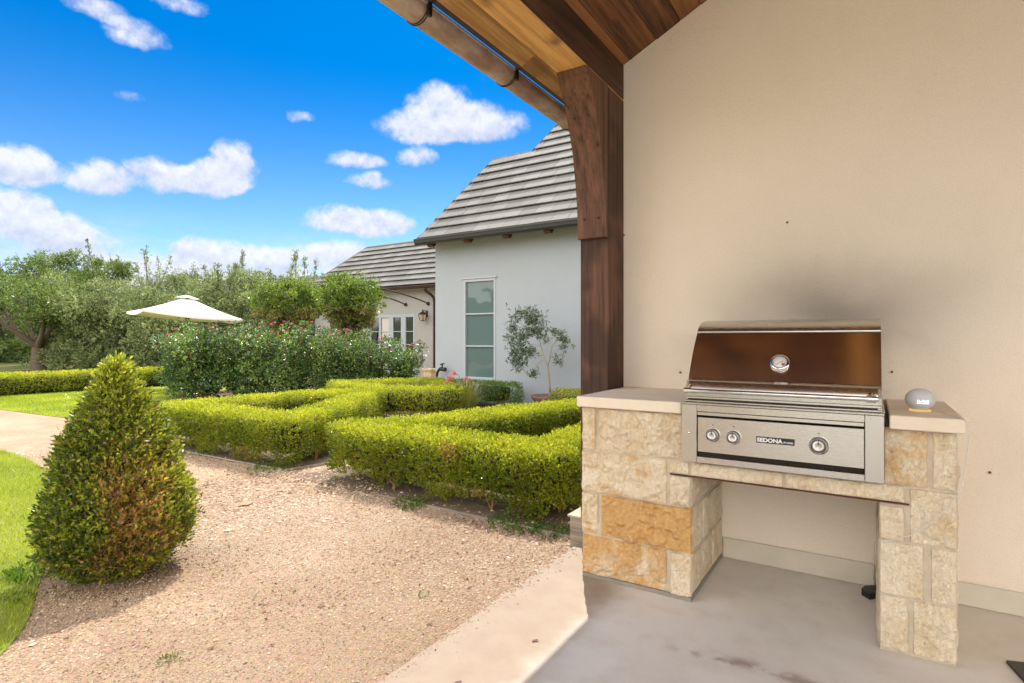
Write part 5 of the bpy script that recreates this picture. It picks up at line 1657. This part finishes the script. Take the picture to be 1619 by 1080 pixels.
for (tx, ty, tz, bx, by) in ((-6.30, 6.75, .22, -5.6, 7.3), (-6.05, 6.72, .16, -5.6, 7.3), (-5.66, 7.05, .68, -5.55, 7.3), (-5.80, 7.1, .60, -5.55, 7.3), (-5.95, 7.2, .50, -5.55, 7.3), (-5.40, 7.1, .58, -5.5, 7.3)):
    m_ = Vector(((tx + bx) / 2, (ty + by) / 2, max(tz, .3) * .75 + .1))
    b.tube([(bx, by, G), m_, (tx, ty, tz)], [.005, .004, .002], 5)
    for k in range(26):
        p = m_.lerp(Vector((tx, ty, tz)), .4 + .6 * g.random()) + Vector((g.uniform(-.03, .03), g.uniform(-.03, .03), g.uniform(-.03, .03)))
        fl.append(p)
b.build('stems', M['twig'], og)
P = np.array([tuple(p) for p in fl]); q, idx = leaves(P, nrm(r.normal(0, 1, P.shape)), r, per=3, stem=.01, L=.026, W=.008)
np_mesh('flowers', q, 4, M['coral'], r.uniform(0, 1, len(idx)), og)

# ground cover at the wing foot and weeds in the gravel
gc_ = blades('ground_cover', -5.0, -2.0, 8.55, 8.97, 9000, None, .16, .010, G, M['grass'])
tag(gc_, kind='stuff', label='low green ground cover along the foot of the white wing behind the olive pot', cat='ground cover')
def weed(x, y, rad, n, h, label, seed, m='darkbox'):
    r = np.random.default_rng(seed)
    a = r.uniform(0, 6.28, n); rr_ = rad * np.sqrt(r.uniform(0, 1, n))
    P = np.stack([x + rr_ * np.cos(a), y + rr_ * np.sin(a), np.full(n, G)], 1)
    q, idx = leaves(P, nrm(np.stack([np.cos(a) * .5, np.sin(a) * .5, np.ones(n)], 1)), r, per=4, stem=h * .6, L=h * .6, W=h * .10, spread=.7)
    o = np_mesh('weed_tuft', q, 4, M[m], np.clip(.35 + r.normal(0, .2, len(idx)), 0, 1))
    tag(o, label, 'weed')
    if n >= 60:
        o.name = 'weeds'; o['kind'] = 'stuff'
weed(-2.28, 1.10, .035, 22, .022, 'tiny green weed in the open gravel left of the slab edge', 1)
weed(-2.12, .98, .03, 16, .018, 'tiny weed nearest the bottom picture edge on the gravel', 2)
weed(-3.70, 1.12, .12, 60, .06, 'coarse grass tuft at the lawn edge beside the cone bush', 3)
weed(-3.42, .98, .07, 26, .03, 'sprig of weed in the shadow of the cone bush', 4)
weed(-2.9, 3.12, .12, 60, .05, 'weeds at the foot of the near hedge by the gravel', 5)
weed(-2.0, 3.16, .18, 90, .05, 'weeds along the edging under the near hedge', 6)
weed(-1.72, 3.14, .12, 60, .05, 'weeds at the edging end near the timber post', 7)
weed(-4.85, 3.26, .18, 70, .05, 'weeds at the corner of the left hedge bed', 8)
weed(-6.2, 3.22, .25, 90, .04, 'thin weeds at the foot of the left hedge', 9)
weed(-1.83, 2.05, .03, 12, .02, 'tiny sprig beside the slab edge in the gravel', 10)
# fallen box leaves and twigs around the bushes
r = np.random.default_rng(91)
lp = []
for _ in range(1500):
    k = r.integers(0, 4)
    if k == 0: a = r.uniform(0, 6.28); q_ = .2 + abs(r.normal(0, .22)); lp.append((-3.375 + q_ * math.cos(a), 1.375 + q_ * math.sin(a)))
    elif k == 1: lp.append((r.uniform(-4.2, -1.6), 3.2 - abs(r.normal(0, .16))))
    elif k == 2: lp.append((r.uniform(-6.9, -4.6), 3.25 - abs(r.normal(0, .16))))
    else: lp.append((r.uniform(-4.6, -1.6), r.uniform(.9, 3.1)))
lp = np.array([(x_, y_, G + .006) for x_, y_ in lp if x_ < -1.5])
q, idx = leaves(lp, nrm(r.normal(0, 1, lp.shape) * np.array([1, 1, .12])), r, per=1, stem=.001, L=.017, W=.005, spread=.2)
q[:, 2] = np.maximum(q[:, 2], G + .004)
lm2 = leaf_material('dry_litter', [(0, (.08, .05, .03)), (.6, (.22, .13, .06)), (1, (.38, .30, .14))], .05, .1)
tag(np_mesh('leaf_litter', q, 4, lm2, r.uniform(0, 1, len(idx))), kind='stuff', label='tiny dry leaves littering the gravel around the cone bush and hedges', cat='leaf litter')
# dry leaves on slab and gravel
for (x_, y_, z_, lb) in ((-1.13, 1.93, .001, 'small dry brown leaf on the sunlit slab strip'), (-1.62, 1.86, G + .004, 'dark dry leaf on the gravel by the slab edge'), (-1.22, 1.55, .001, 'crumpled dry leaf low on the slab strip')):
    b = MB(); b.add([(x_, y_, z_), (x_ + .012, y_ + .006, z_ + .006), (x_ + .024, y_ - .004, z_ + .003), (x_ + .010, y_ - .010, z_ + .002)], [(0, 1, 2, 3)], .5)
    b.add([(x_, y_, z_ + .003), (x_ + .010, y_ - .010, z_ + .005), (x_ + .004, y_ - .018, z_ + .002), (x_ - .006, y_ - .008, z_)], [(0, 1, 2, 3)], .5)
    tag(b.build('dry_leaf', M['terracotta']), lb, 'leaf')

# ================================================================== UMBRELLA
def umbrella():
    def W3(px, py, d):
        v = Vector((F_[0], F_[1], 0)) * d + Vector((R_v[0], R_v[1], 0)) * ((px - 809.5) / 885 * d)
        return Vector((v.x, v.y, 1.2 + (537 - py) / 885 * d))
    Lc, Bk, Rc, Fr = W3(200, 493, 13.6), W3(226, 489, 12.8), W3(384, 505, 14.9), W3(352, 507, 15.7)
    ctr = (Lc + Rc) / 2
    apex = ctr + Vector((0, 0, .47))
    foot = Vector((ctr.x, ctr.y, G))
    root = empty('patio_umbrella', foot, 'open square white market umbrella rising behind the rose bushes', 'umbrella')
    cs_ = [Lc, Fr, Rc, Bk]
    b = MB(); n = 10
    for i in range(4):
        A_, B_ = cs_[i], cs_[(i + 1) % 4]
        vs = []; fs = []
        for u in range(n + 1):
            for v in range(n + 1):
                t = v / n                    # towards the rim
                e = A_.lerp(B_, u / n)
                p = apex.lerp(e, .12 + .88 * t)
                sag = -.05 * t * math.sin(math.pi * u / n)
                sag -= .03 * math.sin(math.pi * t)
                vs.append(p + Vector((0, 0, sag)))
        for u in range(n):
            for v in range(n):
                a = u * (n + 1) + v
                fs.append((a, a + n + 1, a + n + 2, a + 1))
        b.add(vs, fs, .5, True)
        hem = [vs[u * (n + 1) + n] for u in range(n + 1)]
        b.add(hem + [h - Vector((0, 0, .05)) for h in hem], [(u, u + 1, n + 2 + u, n + 1 + u) for u in range(n)], .5)
    cn = b.build('canopy', M['wfabric'], root)
    b = MB()
    for i in range(4):
        A_, B_ = cs_[i], cs_[(i + 1) % 4]
        t1, t0 = apex.lerp(A_, .22) + Vector((0, 0, .07)), apex.lerp(B_, .22) + Vector((0, 0, .07))
        top_ = apex + Vector((0, 0, .06))
        b.add([top_, t1, t1.lerp(t0, .5) + Vector((0, 0, .015)), t0], [(0, 1, 2, 3)], .5)
    b.build('vent_cap', M['wfabric'], cn)
    b = MB()
    hub = ctr + Vector((0, 0, .02))
    for i in range(4):
        for tgt in (cs_[i], cs_[i].lerp(cs_[(i + 1) % 4], .5)):
            e = apex.lerp(tgt, .95) - Vector((0, 0, .075))
            b.tube([apex - Vector((0, 0, .08)), apex.lerp(tgt, .5) - Vector((0, 0, .085)), e], .010, 6)
            b.tube([hub - Vector((0, 0, .10)), apex.lerp(tgt, .5) - Vector((0, 0, .08))], .010, 6)
    b.build('ribs', M['umbpole'], root)
    b = MB(); b.tube([foot, apex + Vector((0, 0, .08))], .024, 10); b.lathe([(.02, -.05), (.045, -.03), (.045, .02), (.02, .04)], hub - Vector((0, 0, .1)), 'z', 10)
    b.build('pole', M['umbpole'], root)
    b = MB(); b.lathe([(.001, 0), (.28, 0), (.28, .05), (.05, .09), (.05, .25), (.001, .25)], foot, 'z', 24); b.build('base', M['darkmetal'], root)
umbrella()
